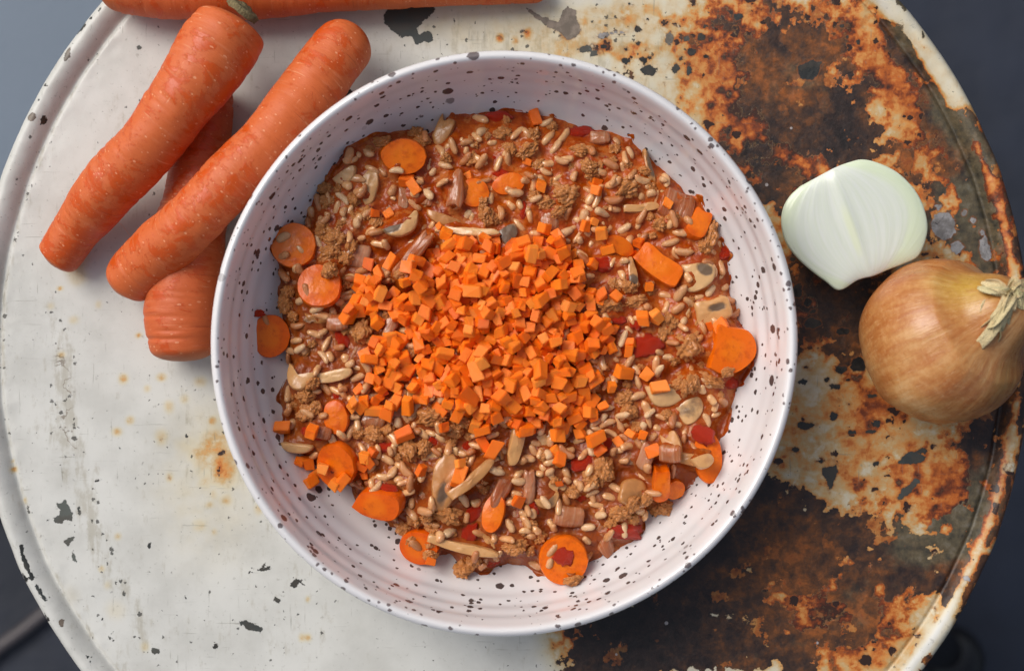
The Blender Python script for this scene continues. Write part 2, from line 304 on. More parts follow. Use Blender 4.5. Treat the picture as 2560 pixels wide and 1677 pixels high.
    paint = m.ramp(st, [(.0, srgb(207, 206, 199)), (.12, srgb(208, 198, 172)), (.27, srgb(198, 164, 112)), (.42, srgb(206, 142, 74)), (.58, srgb(186, 98, 36)), (.75, srgb(122, 56, 24)), (.95, srgb(60, 34, 22))])
    paint = m.mix(m.mul(m.step(nC, .35, .75), .35), paint, srgb(178, 176, 170), 'MULTIPLY')
    # scratches, dirt specks
    vz = m.n("TexVoronoi", {'feature': 'F1'}, Vector=m.mapping(m.n("VectorMath", {'operation': 'ADD'}, i0=co, i1=m.n("VectorMath", {'operation': 'SCALE'}, i0=m.n("TexNoise", {}, Vector=co, Scale=900.0, Detail=3.0).outputs[1], Scale=.0022).outputs[0]).outputs[0], scale=(1, 1, .05)), Scale=520.0, Randomness=1.0)
    sepc = m.n("SeparateColor", {}, Color=vz.outputs["Color"])
    spr = m.mul(m.math('POWER', sepc.outputs[0], 3.8), .36)
    gr = m.attr("grime")
    spk = m.math('LESS_THAN', vz.outputs["Distance"], m.mul(spr, m.add(.5, m.mul(gr, 1.4))))
    spk = m.mul(spk, m.step(sepc.outputs[1], .45, .5))
    sm = m.noise(m.mapping(co, scale=(1, .22, 1), rot=(0, 0, .15)), 240, 6, .7)
    paint = m.mix(m.mul(m.step(m.add(m.mul(gr, .42), m.add(cen(sm, 2.2), cen(nD, 1.2))), .22, .75), .42), paint, srgb(140, 128, 98))
    scr = m.noise(m.mapping(co, scale=(1, .06, 1), rot=(0, 0, .35)), 900, 3, .6); scr2 = m.noise(m.mapping(co, scale=(.05, 1, 1), rot=(0, 0, .5)), 800, 3, .6)
    scr3 = m.noise(m.mapping(co, scale=(.5, .5, 1)), 900, 5, .7)
    scm = m.add(m.add(m.step(scr, .66, .74), m.step(scr2, .66, .74)), m.mul(m.step(scr3, .60, .70), .8))
    paint = m.mix(m.math('MULTIPLY', scm, .5, clamp=True), paint, srgb(122, 118, 104))
    paint = m.mix(m.mul(spk, .85), paint, srgb(52, 50, 44))
    crk = m.n("TexVoronoi", {'feature': 'DISTANCE_TO_EDGE'}, Vector=m.n("VectorMath", {'operation': 'ADD'}, i0=co, i1=m.n("VectorMath", {'operation': 'SCALE'}, i0=m.n("TexNoise", {}, Vector=co, Scale=120.0, Detail=4.0).outputs[1], Scale=.02).outputs[0]).outputs[0], Scale=34.0)
    ck = m.mul(m.math('SUBTRACT', 1.0, m.step(crk.outputs[0], .004, .014)), m.step(m.add(m.add(gr, m.mul(m.attr('stain'), 1.2)), cen(nC, 1.6)), .95, 1.2))
    paint = m.mix(m.mul(ck, .65), paint, srgb(96, 76, 52))
    # rusty pits inside stained paint
    pv = m.n("TexVoronoi", {'feature': 'F1'}, Vector=m.n("VectorMath", {'operation': 'ADD'}, i0=co, i1=m.n("VectorMath", {'operation': 'SCALE'}, i0=m.n("TexNoise", {}, Vector=co, Scale=300.0, Detail=3.0).outputs[1], Scale=.006).outputs[0]).outputs[0], Scale=170.0)
    pc = m.n("SeparateColor", {}, Color=pv.outputs["Color"])
    pit = m.mul(m.math('LESS_THAN', pv.outputs["Distance"], m.mul(m.math('POWER', pc.outputs[0], 2.5), .42)), m.step(st, .16, .3))
    pith = m.mul(m.step(m.math('SUBTRACT', m.mul(m.math('POWER', pc.outputs[0], 2.0), .7), pv.outputs["Distance"]), .0, .25), m.step(st, .16, .3))
    paint = m.mix(m.mul(pith, .55), paint, srgb(150, 80, 30)); paint = m.mix(pit, paint, srgb(50, 30, 22))
    # bare rusted metal
    ex = m.add(m.mul(nC, .55), m.mul(nD, .45))
    ex = m.add(m.add(ex, cen(pc.outputs[1], .07)), cen(nB, .10)); ex = m.math('SUBTRACT', ex, m.mul(m.attr("black"), .16))
    bare = m.ramp(ex, [(.30, srgb(24, 18, 17)), (.42, srgb(44, 31, 27)), (.50, srgb(68, 45, 31)), (.58, srgb(104, 62, 30)), (.66, srgb(150, 84, 34)), (.74, srgb(118, 50, 22))])
    gm = m.step(m.add(m.attr("green"), cen(nA, 1.2)), .25, .85)
    bare = m.mix(m.mul(gm, .8), bare, m.ramp(nD, [(.35, srgb(58, 56, 46)), (.55, srgb(96, 88, 66)), (.7, srgb(112, 112, 100))]))
    plateau = m.step(m.add(m.noise(m.mapping(co, loc=(.1, .9, 0)), 60, 7, .62), cen(nB, .12)), .60, .615)
    bare = m.mix(m.mul(m.mul(plateau, m.math('SUBTRACT', 1.0, m.mul(m.attr("black"), .8), clamp=True)), .9), bare, m.ramp(nD, [(.35, srgb(120, 60, 24)), (.5, srgb(172, 98, 40)), (.65, srgb(188, 132, 70))]))
    colr = m.mix(lm, paint, bare)
    edge = m.mul(m.step(lossf, -.05, -.01), m.math('SUBTRACT', 1.0, lm))
    colr = m.mix(m.mul(edge, .22), colr, srgb(206, 168, 110))
    chf = m.add(m.attr("chip"), m.add(cen(nB, 3.0), cen(nD, 2.2)))
    cm = m.step(chf, .0, .10)
    chcol = m.ramp(m.attr("tone"), [(.0, srgb(26, 25, 24)), (.3, srgb(52, 56, 54)), (.6, srgb(88, 92, 86)), (.8, srgb(136, 122, 108)), (1.0, srgb(152, 150, 150))])
    chcol = m.mix(m.mul(m.step(nA, .42, .6), .55), chcol, srgb(70, 62, 52))
    ring = m.mul(m.step(chf, -.9, 0.), m.step(m.attr("stain"), .1, .3))
    colr = m.mix(m.mul(ring, .5), colr, srgb(140, 76, 30))
    colr = m.mix(cm, colr, chcol)
    # pale mineral flecks on the rust
    fv = m.n("TexVoronoi", {'feature': 'F1'}, Vector=m.mapping(co, loc=(.5, .2, 0), scale=(1, 1, .05)), Scale=95.0); fc = m.n("SeparateColor", {}, Color=fv.outputs["Color"])
    fl = m.mul(m.math('LESS_THAN', fv.outputs["Distance"], m.mul(m.math('POWER', fc.outputs[0], 4.0), .11)), lm)
    colr = m.mix(m.mul(fl, .75), colr, srgb(176, 168, 166))
    m.set('color', colr)
    m.set('rough', m.add(m.add(.34, m.mul(nD, .18)), m.mul(lm, .02)))
    m.set('spec', .45)
    h = m.add(m.mul(m.math('MAXIMUM', lm, cm), -.30), m.mul(nD, .10)); h = m.add(h, m.mul(m.mul(lm, nA), .5)); h = m.add(h, m.mul(pit, -.15)); h = m.add(h, m.mul(fl, .3)); h = m.add(h, m.mul(st, m.mul(nB, .10)))
    h = m.add(h, m.mul(m.mul(lm, czc.outputs[0]), .12)); m.bump(h, .9, .0011)
    top = link("tabletop", me, m.m, root); top.location = (0, 0, .45)
    # legs and ring brace under the top
    blk = NT("black_lacquer", rough=.42); blk.set('color', blk.mix(blk.noise(blk.obj(), 30, 4), srgb(10, 10, 12), srgb(26, 26, 29)))
    gry = NT("dull_steel", rough=.5, metal=.6); gry.set('color', gry.mix(gry.noise(gry.obj(), 60, 4), srgb(60, 56, 56), srgb(110, 102, 100)))
    def tube(name, pts, rad_, mat, ns_=20):
        V = []; n = len(pts)
        for i, p in enumerate(pts):
            a = pts[max(0, i - 1)]; b = pts[min(n - 1, i + 1)]; t = (Vector(b) - Vector(a)).normalized()
            u = t.cross(Vector((0.3, .2, 1))).normalized(); v = t.cross(u); r_ = rad_[i] if isinstance(rad_, (list, tuple)) else rad_
            for j in range(ns_): q = 2 * math.pi * j / ns_; V.append(Vector(p) + (u * math.cos(q) + v * math.sin(q)) * r_)
        F = grid_faces(n, ns_); F.append(tuple(range(ns_ - 1, -1, -1))); F.append(tuple((n - 1) * ns_ + j for j in range(ns_)))
        return link(name, mesh_np(name, V, F), mat, root)
    for a in (-35, 80, 195):
        ca, sa = math.cos(R(a)), math.sin(R(a))
        pts = [(ca * r_, sa * r_, z_) for r_, z_ in [(.150, .440), (.165, .40), (.205, .30), (.272, .17), (.352, .05), (.366, .03)]]
        tube("leg", pts, [.011, .011, .012, .012, .013, .013], blk.m)
        tube("rubber_foot", [(ca * .366, sa * .366, .045), (ca * .371, sa * .371, .036), (ca * .374, sa * .374, .014), (ca * .375, sa * .375, .0)], [.014, .019, .021, .019], blk.m)
build_table()

#@@FLOOR
def build_floor():
    m = NT("slate_floor", rough=.55)
    c = m.obj(); n = m.noise(c, 3, 6); n2 = m.noise(c, 14, 5)
    m.set('color', m.mix(m.step(m.add(m.mul(n, .6), m.mul(n2, .4)), .35, .65), srgb(27, 32, 43), srgb(40, 46, 60)))
    m.bump(n2, .3, .01)
    V = [(-40, -40, 0), (40, -40, 0), (40, 40, 0), (-40, 40, 0)]
    f = link("floor", mesh_np("floor", V, [(0, 1, 2, 3)], False), m.m); f.location = (0, 0, -.45); struct(f)
    # pale grey painted bench in place of an unidentified surface at upper left
    p = NT("pale_blue_grey_paint", rough=.6); c = p.obj()
    p.set('color', p.mix(p.noise(c, 6, 4), srgb(98, 111, 124), srgb(112, 125, 140))); p.bump(p.noise(c, 200, 3), .2, .001)
    bm = bmesh.new(); bmesh.ops.create_cube(bm, size=1)
    for v in bm.verts: v.co = Vector((v.co.x * .56, v.co.y * .52, v.co.z * .26))
    bmesh.ops.bevel(bm, geom=bm.edges[:], offset=.012, segments=4, affect='EDGES')
    me = bpy.data.meshes.new("panel"); bm.to_mesh(me); bm.free()
    b = link("panel", me, p.m); b.location = (-.425, .29, -.32); b.rotation_euler = (0, 0, R(0))
    tag(b, "plain pale blue-grey bench out of focus beyond the upper left edge of the table", "panel")
    k = NT("grey_cable", rough=.5); k.set('color', srgb(74, 68, 70)); V = []
    pts = catmull([(-.42, -.30, -.444), (-.375, -.235, -.444), (-.340, -.205, -.444), (-.30, -.180, -.444), (-.22, -.165, -.444)], 8)
    for i, q in enumerate(pts):
        t = (pts[min(len(pts) - 1, i + 1)] - pts[max(0, i - 1)]).normalized(); u = t.cross(Vector((0, 0, 1)))
        for j in range(10): a = 2 * math.pi * j / 10; V.append(q + (u * math.cos(a) + Vector((0, 0, 1)) * math.sin(a)) * .005)
    c_ = link("cable", mesh_np("cable", V, grid_faces(len(pts), 10)), k.m); tag(c_, "thin grey cable lying on the dark floor beyond the lower left edge of the table", "cable")
build_floor()

#@@BOWL
# ------------------------------------------------------------------ bowl
BC = W(1171, 798, .052)
INNER = [(0, .0100), (.03, .0100), (.06, .0100), (.076, .0104), (.084, .0121), (.090, .0152), (.0955, .0205), (.0995, .0275), (.1026, .0355), (.1048, .0435), (.1062, .0495)]
def bowl_z(r): return np.interp(r, [p[0] for p in INNER], [p[1] for p in INNER])
def build_bowl():
    pr = [(p[0], p[1], 0) for p in INNER] + [(.1074, .0530, 0), (.1086, .0543, 0), (.1099, .0541, 0), (.1110, .0528, 0), (.1113, .0500, 0), (.1104, .0450, 0), (.1075, .0350, 0), (.1020, .0230, 0),
          (.094, .0125, 0), (.084, .0055, 0), (.070, .0025, 0), (.0665, .0016, 0), (.0660, .0002, 0), (.0630, .0002, 0), (.0620, .0022, 0), (.04, .0026, 0), (0.0, .0026, 0)]
    pr = catmull(pr, 8)
    ns = 300; V = []; n = len(pr)
    for i, p in enumerate(pr):
        r0 = max(p.x, 1e-5)
        for j in range(ns):
            a = 2 * math.pi * j / ns
            r = r0; z = p.z + p.y
            inner = i < len(INNER) * 8
            if inner and r0 > .085:
                ph = (p.y - .015) / .0085 * 2 * math.pi + .6 * math.sin(a + 1) + .3 * math.sin(3 * a)
                r += (.00016 + .00010 * math.sin(a * 1.5 + 2)) * math.sin(ph) * min(1, (r0 - .085) / .008) * (1 - max(0, (p.y - .045)) / .008 if p.y > .045 else 1)
            r *= 1 + .0022 * math.sin(2 * a + .7) + .0014 * math.sin(3 * a + 2) + .0008 * math.sin(7 * a)
            z += .0004 * math.sin(2 * a) * (z / .05)
            V.append((r * math.cos(a), r * math.sin(a), z))
    me = mesh_np("speckled_bowl", V, grid_faces(n, ns))
    m = NT("speckled_glaze", rough=.2, spec=.5, coat=.35, coatr=.06)
    co = m.obj()
    wob = m.n("VectorMath", {'operation': 'SCALE'}, i0=m.n("TexNoise", {}, Vector=co, Scale=700.0, Detail=3.0).outputs[1], Scale=.0011).outputs[0]
    cw = m.n("VectorMath", {'operation': 'ADD'}, i0=co, i1=wob).outputs[0]
    def specks(scale, pw, k, thr, off):
        v = m.n("TexVoronoi", {'feature': 'F1'}, Vector=m.mapping(cw, loc=off), Scale=scale, Randomness=1.0)
        c = m.n("SeparateColor", {}, Color=v.outputs["Color"])
        rad_ = m.mul(m.math('POWER', c.outputs[0], pw), k)
        e = m.math('SUBTRACT', rad_, v.outputs["Distance"])
        return m.mul(m.step(e, -.015, .02), m.step(c.outputs[1], thr, thr + .02))
    s1 = specks(170, 2.0, .33, .32, (0, 0, 0)); s2 = specks(330, 1.0, .32, .45, (.3, .1, .2)); s3 = specks(95, 3.4, .25, .3, (.6, .2, .7)); s4 = specks(240, 1.2, .30, .4, (.9, .5, .1))
    sp = m.math('MAXIMUM', m.math('MAXIMUM', s1, s2), m.math('MAXIMUM', s3, s4))
    base = m.mix(m.noise(co, 40, 3), srgb(216, 213, 212), srgb(225, 222, 221))
    rimm = m.step(m.n("SeparateXYZ", {}, Vector=co).outputs[2], .050, .053)
    spc = m.mix(m.mul(rimm, m.mul(m.noise(co, 300, 2), .8)), m.mix(m.noise(co, 900, 3), srgb(42, 30, 28), srgb(74, 58, 54)), srgb(140, 128, 128))
    m.set('color', m.mix(m.mul(sp, .95), base, spc))
    m.bump(m.add(m.mul(m.noise(co, 60, 3), .25), m.mul(sp, .05)), .35, .001)
    o = link("speckled_bowl", me, m.m); o.location = (BC.x, BC.y, .0002)
    tag(o, "white ceramic bowl with dark brown speckles holding the tomato rice stew", "bowl")
build_bowl()

#@@CARROTS
# ------------------------------------------------------------------ whole carrots
def carrot_mat(name, dark=0.0):
    m = NT(name, spec=.45)
    m.b.inputs['Subsurface Radius'].default_value = (1, .35, .12)
    uv = m.uv(); o = m.obj()
    a = m.noise(m.mapping(uv, scale=(1.7, 1, 1)), 105, 9, .72, .5); b = m.noise(m.mapping(uv, scale=(1, 1, 1), loc=(.4, .2, 0)), 26, 4, .6)
    c = m.noise(m.mapping(uv, scale=(1, .13, 1)), 420, 4, .6)
    film = m.step(m.add(m.mul(a, .75), m.mul(b, .45)), .552, .582)
    base = m.mix(b, srgb(194, 72, 10), srgb(210, 88, 20))
    col = m.mix(m.mul(film, .40), base, srgb(212, 122, 70)); scf = m.step(m.noise(m.mapping(uv, scale=(.8, 1.6, 1), loc=(.1, .9, 0), rot=(0, 0, .5)), 240, 6, .75), .63, .68); col = m.mix(m.mul(scf, .5), col, srgb(232, 168, 126))
    col = m.mix(m.mul(m.step(c, .56, .70), .4), col, srgb(216, 128, 86))
    fine = m.noise(m.mapping(uv, scale=(1.3, 1, 1), loc=(.2, .7, 0)), 620, 5, .7); col = m.mix(m.mul(m.step(fine, .5, .7), .35), col, srgb(186, 66, 26)); a = m.add(m.mul(a, .6), m.mul(fine, .4))
    lines = m.noise(m.mapping(uv, scale=(1, .07, 1), loc=(0, .3, 0)), 700, 3, .6)
    col = m.mix(m.mul(m.step(lines, .64, .72), .5), col, srgb(230, 166, 120)); dl = m.noise(m.mapping(uv, scale=(1, .05, 1), loc=(.6, .3, 0)), 560, 3, .6); col = m.mix(m.mul(m.step(dl, .64, .72), .4), col, srgb(150, 52, 20))
    v = m.n("TexVoronoi", {'feature': 'F1'}, Vector=m.mapping(uv, scale=(1, .6, 1)), Scale=700.0); vc = m.n("SeparateColor", {}, Color=v.outputs["Color"])
    dots = m.math('LESS_THAN', v.outputs[0], m.mul(m.math('POWER', vc.outputs[0], 3), .3))
    col = m.mix(m.mul(dots, .5), col, srgb(244, 176, 132))
    sc = m.step(m.noise(m.mapping(uv, loc=(.9, .1, 0), scale=(1, .5, 1)), 60, 6, .7), .735, .76)
    col = m.mix(m.mul(sc, .6), col, srgb(232, 170, 110))
    endm = m.attr("endm"); col = m.mix(m.mul(endm, .7), col, m.mix(a, srgb(110, 92, 48), srgb(190, 110, 60)))
    if dark: col = m.mix(dark, col, srgb(140, 44, 22))  # mixes painted shade into the skin colour
    m.set('color', col); m.set('rough', m.add(.40, m.mul(film, .14)))
    m.bump(m.add(m.add(m.mul(c, .5), m.mul(film, .12)), m.add(m.mul(a, .4), m.mul(dots, .2))), .55, .0009)
    return m.m
CARROT_M = carrot_mat("raw_carrot_skin")
def carrot(label, ctrl, endfrac=(.0, .0), seed=0, r1=.75, r2=.75):
    # ctrl: (x, y, z, radius) with x, y, radius in reading coordinates
    rn = random.Random(seed)
    P = catmull([(*W(x, y, z)[:], ) for x, y, z, r in ctrl], 24)
    rr = catmull([(L_(r, z), 0, 0) for x, y, z, r in ctrl], 24); rr = [q.x for q in rr]
    # resample evenly
    cum = [0]
    for i in range(1, len(P)): cum.append(cum[-1] + (P[i] - P[i - 1]).length)
    Ln = cum[-1]; N = 190; s = np.linspace(0, Ln, N)
    # cosine spacing close to the ends for round caps
    s = Ln * (1 - np.cos(np.linspace(0, np.pi, N))) / 2 * .35 + s * .65
    X = np.array([[p.x, p.y, p.z] for p in P]); Q = np.stack([np.interp(s, cum, X[:, k]) for k in range(3)], 1); rads = np.interp(s, cum, rr)
    ns = 72; V = []; UV = []; E = []
    crease = [(rn.uniform(.04, .96) * Ln, rn.uniform(0, 6.28), rn.uniform(.5, 1.6), rn.uniform(.0001, .0005), rn.uniform(.0004, .0008)) for _ in range(60)]
    lump = [(rn.uniform(0, Ln), rn.uniform(0, 6.28), rn.uniform(-.03, .045)) for _ in range(12)]
    for i in range(N):
        t = Vector(Q[min(N - 1, i + 1)] - Q[max(0, i - 1)]).normalized(); u = t.cross(Vector((0, 0, 1))).normalized(); v = u.cross(t)
        # rounded end caps
        e0 = rads[0] * r1; e1 = rads[-1] * r2; k = 1
        if s[i] < e0: k = math.sqrt(max(0, 1 - ((e0 - s[i]) / e0) ** 2.4))
        if Ln - s[i] < e1: k = min(k, math.sqrt(max(0, 1 - ((e1 - Ln + s[i]) / e1) ** 2.4)))
        for j in range(ns):
            a = 2 * math.pi * j / ns - math.pi / 2
            d = u * math.cos(a) + v * math.sin(a)
            r = rads[i] * k
            q = Vector((Q[i][0] * 70 + d.x * .7 + seed, Q[i][1] * 70 + d.y * .7, d.z * .7))
            r *= 1 + .055 * mnoise.noise(q) + .018 * mnoise.noise(q * 3.1)
            for (cs, ca, cw, cd, cwid) in crease:
                ds = s[i] - cs
                if abs(ds) < .004:
                    da = (a - ca + math.pi) % (2 * math.pi) - math.pi
                    if abs(da) < cw: r -= cd * math.exp(-(ds / cwid) ** 2) * (1 - (da / cw) ** 2) * k
            for (cs, ca, am) in lump:
                ds = (s[i] - cs) / .008
                if abs(ds) < 3: r *= 1 + am * math.exp(-ds * ds) * (.5 + .5 * math.cos(a - ca)) ** 2
            V.append(Vector(Q[i]) + d * max(r, 1e-5)); UV.append((s[i] + seed * .37, (a + math.pi / 2) * .012))
            fr = s[i] / Ln; E.append(max(0, 1 - fr / endfrac[0]) ** 1.5 if endfrac[0] else 0); 
            if endfrac[1]: E[-1] = max(E[-1], max(0, 1 - (1 - fr) / endfrac[1]) ** 1.5)
    me = mesh_np("carrot", V, grid_faces(N, ns))
    ul = me.uv_layers.new(name="UVMap"); vi = np.zeros(len(me.loops), dtype=int); me.loops.foreach_get("vertex_index", vi)
    ua = np.array(UV); me_uv = ua[vi]
    # fix seam
    lp = 0
    fl = me_uv.reshape(-1, 4, 2); wrap = (fl[:, :, 1].max(1) - fl[:, :, 1].min(1)) > .04
    f2 = fl[wrap]; f2[:, :, 1] = np.where(f2[:, :, 1] < .03, f2[:, :, 1] + 2 * math.pi * .012, f2[:, :, 1]); fl[wrap] = f2
    ul.data.foreach_set("uv", fl.ravel().astype(np.float32)); fattr(me, "endm", E)
    o = link("carrot", me, CARROT_M); tag(o, label, "carrot"); return o
def build_carrots():
    c1 = carrot("long carrot lying across the very top edge of the picture behind the others", [(222, -50, .0135, 42), (300, -38, .0135, 72), (450, -34, .014, 80), (620, -38, .0135, 79), (800, -38, .012, 66), (1000, -36, .010, 52), (1180, -30, .008, 40), (1275, -24, .007, 30)], (.10, 0), 1, 1.2, 1.0)
    c2 = carrot("curved carrot at upper left with a brown stem scar, resting on two others", [(548, 45, .031, 82), (512, 105, .033, 92), (450, 195, .036, 84), (390, 275, .0345, 73), (325, 360, .030, 72), (245, 445, .023, 67), (190, 520, .0145, 55), (140, 590, .0095, 51), (122, 612, .0085, 46)], (0, .03), 2, .35, .55)
    c3 = carrot("smooth bright carrot with rounded ends lying against the bowl rim", [(835, 72, .0175, 56), (800, 110, .021, 68), (730, 200, .027, 72), (640, 310, .034, 68), (545, 410, .0365, 68), (450, 510, .034, 67), (375, 580, .025, 70), (305, 645, .0155, 64), (278, 675, .0125, 54)], (0, .04), 3, 1.0, .9)
    c4 = carrot("shade-darkened thick carrot pinned under two crossing carrots beside the bowl", [(505, 190, .008, 36), (490, 260, .0095, 52), (470, 340, .0115, 68), (462, 440, .012, 76), (440, 560, .0135, 84), (428, 680, .0145, 88), (425, 770, .0148, 84), (427, 840, .0145, 74)], (0, .06), 4, 1, .45); c4.data.materials[0] = carrot_mat('shaded_carrot_skin', .2)  # darker copy of the skin: its colour carries the shade of the crossing carrots
    # stem scar of the curved carrot
    m = NT("dry_stem_scar", rough=.8); o = m.obj(); m.set('color', m.mix(m.noise(o, 500, 4), srgb(58, 50, 32), srgb(150, 134, 92))); m.bump(m.noise(o, 900, 4), 1, .001)
    V = []; F = []; p = W(566, 22, .034); ax = Vector((.62, .76, .12)).normalized(); u = ax.cross(Vector((0, 0, 1))).normalized(); v = u.cross(ax)
    nr, ns = 7, 22
    for i, (rr, hh) in enumerate([(.0068, -.002), (.0070, .0005), (.0060, .0012), (.0052, .0004), (.0040, .0009), (.0022, .0022), (.0002, .0020)]):
        for j in range(ns):
            a = 2 * math.pi * j / ns; k = 1 + .18 * mnoise.noise(Vector((math.cos(a) * 2, math.sin(a) * 2, i * .7)))
            V.append(p + (u * math.cos(a) * 1.0 + v * math.sin(a) * .9) * rr * k + ax * (hh + .0007 * mnoise.noise(Vector((a * 2, i, 3)))))
    s = link("stem_scar", mesh_np("stem_scar", V, grid_faces(nr, ns)), m.m); s.parent = c2
    # thin root hair
    hm = NT("root_hair", rough=.6); hm.set('color', srgb(226, 190, 160))
    pts = catmull([W(262, 508, .012), W(280, 520, .006), W(300, 545, .003), W(318, 575, .0015)], 8); V = []
    for i, q in enumerate(pts):
        for j in range(5): a = 2 * math.pi * j / 5; V.append(q + Vector((math.cos(a), 0, math.sin(a))) * .00016 * (1 - .5 * i / len(pts)))
    h = link("root_hair", mesh_np("root_hair", V, grid_faces(len(pts), 5)), hm.m); h.parent = c2
build_carrots()

#@@ONIONS
def ribbon(pts, wd, nrm, curl=.3):
    n = len(pts); V = []; F = []
    for i, p in enumerate(pts):
        t = (pts[min(n - 1, i + 1)] - pts[max(0, i - 1)]).normalized(); s = t.cross(nrm).normalized(); nn = s.cross(t)
        w = wd * (math.sin(math.pi * (i + .6) / (n + .2)) ** .5)
        for k, q in enumerate((-1, -.35, .35, 1)): V.append(p + s * w * q + nn * (curl * w * (q * q - .4)))
        for k, q in enumerate((1, .35, -.35, -1)): V.append(p + s * w * q + nn * (curl * w * (q * q - .4) - .0003))
    F = grid_faces(n, 8); F.append(tuple(range(7, -1, -1))); F.append(tuple((n - 1) * 8 + k for k in range(8)))
    return V, F
def build_onions():
    # whole onion
    c = W(2188, 792, .031); c.z = .0318; Ro = L_(194, .031)
    neck = W(2345, 708, .052); ax = (neck - c); ax.z = .024; ax.normalize()
    root = bpy.data.objects.new("onion", None); COL.objects.link(root); root.location = (c.x, c.y, 0)
    tag(root, "whole unpeeled brown onion with a dry fibrous neck on the rusty side", "onion")
    u = ax.cross(Vector((0, 0, 1))).normalized(); v = u.cross(ax)
    n, ns = 120, 150; V = []; UV = []
    for i in range(n):
        t = math.pi * i / (n - 1)      # 0 = root pole, pi = neck pole
        h = -math.cos(t); r = math.sin(t) ** .96
        if h > .62: k = (h - .62) / .38; h += .30 * k * k * k; r = r * (1 - .13 * math.sin(k * math.pi)) + .07 * k ** 3
        for j in range(ns):
            a = 2 * math.pi * j / ns; rr = 1 + .012 * math.sin(5 * a + 1) * math.sin(t) + .008 * math.sin(9 * a + 2.2) + .03 * mnoise.noise(Vector((math.cos(a) * 1.1, math.sin(a) * 1.1, h * 1.2 + 4)))
            rr += .0035 * mnoise.noise(Vector((math.cos(a) * 14, math.sin(a) * 14, h * 1.5)))
            p = (u * math.cos(a) + v * math.sin(a)) * r * rr * Ro * 1.0 + ax * h * Ro * .93 * (rr if h < .6 else 1)
            V.append(Vector((0, 0, c.z)) + p); UV.append((a / (2 * math.pi), (h + 1) / 2.3))
    me = mesh_np("onion_skin", V, grid_faces(n, ns))
    ul = me.uv_layers.new(name="UVMap"); vi = np.zeros(len(me.loops), dtype=int); me.loops.foreach_get("vertex_index", vi); f = np.array(UV)[vi].reshape(-1, 4, 2)
    w = (f[:, :, 0].max(1) - f[:, :, 0].min(1)) > .5; g = f[w]; g[:, :, 0] = np.where(g[:, :, 0] < .5, g[:, :, 0] + 1, g[:, :, 0]); f[w] = g
    ul.data.foreach_set("uv", f.ravel().astype(np.float32))
    m = NT("brown_onion_skin", spec=.5)
    uvn = m.uv(); o = m.obj(); sx = m.n("SeparateXYZ", {}, Vector=uvn)
    # world-ish blotch fields in object space
    st = m.noise(m.mapping(uvn, scale=(60, 4.5, 1)), 1.0, 5, .6); st2 = m.noise(m.mapping(uvn, scale=(16, 7, 1), loc=(3, 1, 0)), 1.0, 6, .65); bl = m.noise(o, 38, 5, .55); fi = m.noise(m.mapping(uvn, scale=(220, 12, 1)), 1.0, 3, .6)
    col = m.ramp(m.add(m.mul(bl, .6), m.mul(st, .4)), [(.32, srgb(146, 74, 30)), (.45, srgb(172, 106, 54)), (.56, srgb(190, 134, 78)), (.68, srgb(208, 166, 114))])
    def spot(px_, py_, z_, r_, s0=-.1):
        p_ = W(px_, py_, z_); p_ = (p_.x - c.x, p_.y - c.y, z_)
        d = m.n("VectorMath", {'operation': 'DISTANCE'}, i0=o, i1=p_).outputs["Value"]
        return m.step(m.add(d, m.mul(m.math('SUBTRACT', bl, .5), -.014)), r_, r_ * s0)
    col = m.mix(m.mul(spot(2250, 680, .055, .019), .75), col, m.mix(st, srgb(182, 146, 40), srgb(196, 172, 70)))
    col = m.mix(m.mul(spot(2300, 880, .045, .017), .55), col, srgb(170, 140, 74))
    col = m.mix(m.mul(spot(2060, 640, .035, .022), .6), col, srgb(186, 100, 50))
    col = m.mix(m.mul(spot(2220, 960, .02, .022), .55), col, srgb(158, 98, 62))
    fk = m.noise(m.mapping(uvn, scale=(70, 34, 1), loc=(1, 5, 0)), 1.0, 6, .7); col = m.mix(m.mul(m.step(fk, .48, .66), .22), col, srgb(220, 176, 126)); col = m.mix(m.mul(m.step(fk, .48, .38), .18), col, srgb(150, 84, 36)); col = m.mix(m.mul(m.step(st2, .52, .64), .4), col, srgb(166, 104, 52))
    col = m.mix(m.mul(m.step(fi, .6, .72), .3), col, srgb(236, 196, 150))
    vv = m.n("TexVoronoi", {'feature': 'F1'}, Vector=o, Scale=520.0); vc = m.n("SeparateColor", {}, Color=vv.outputs["Color"])
    dk = m.mul(m.math('LESS_THAN', vv.outputs[0], m.mul(m.math('POWER', vc.outputs[0], 3), .4)), m.math('MAXIMUM', spot(2215, 925, .04, .016), m.mul(spot(2200, 860, .05, .016), .6)))
    col = m.mix(m.mul(dk, .6), col, srgb(92, 84, 76))
    m.set('color', col); m.set('rough', m.add(.2, m.mul(st2, .18)))
    m.bump(m.add(m.add(m.mul(st, .35), m.mul(fi, .18)), m.mul(bl, .35)), .45, .0012)
    link("onion_skin", me, m.m, root)
    # dry neck fibres
    dm = NT("dry_onion_leaf", rough=.75); o2 = dm.obj(); rn = dm.rnd()
    dm.set('color', dm.mix(dm.noise(o2, 160, 5, .65), dm.ramp(rn, [(0, srgb(166, 134, 88)), (.5, srgb(190, 168, 116)), (1, srgb(170, 168, 118))]), srgb(226, 206, 164))); dm.bump(dm.noise(dm.mapping(o2, scale=(3, 3, 1)), 500, 3), .7, .0008)
    org = Vector((0, 0, 0))
    def Q(x, y, z): q = W(x, y, z); return Vector((q.x - c.x, q.y - c.y, z))
    rng = random.Random(5); base = [Q(2338, 690, .060), Q(2352, 700, .061), Q(2345, 678, .060)]
    strands = []
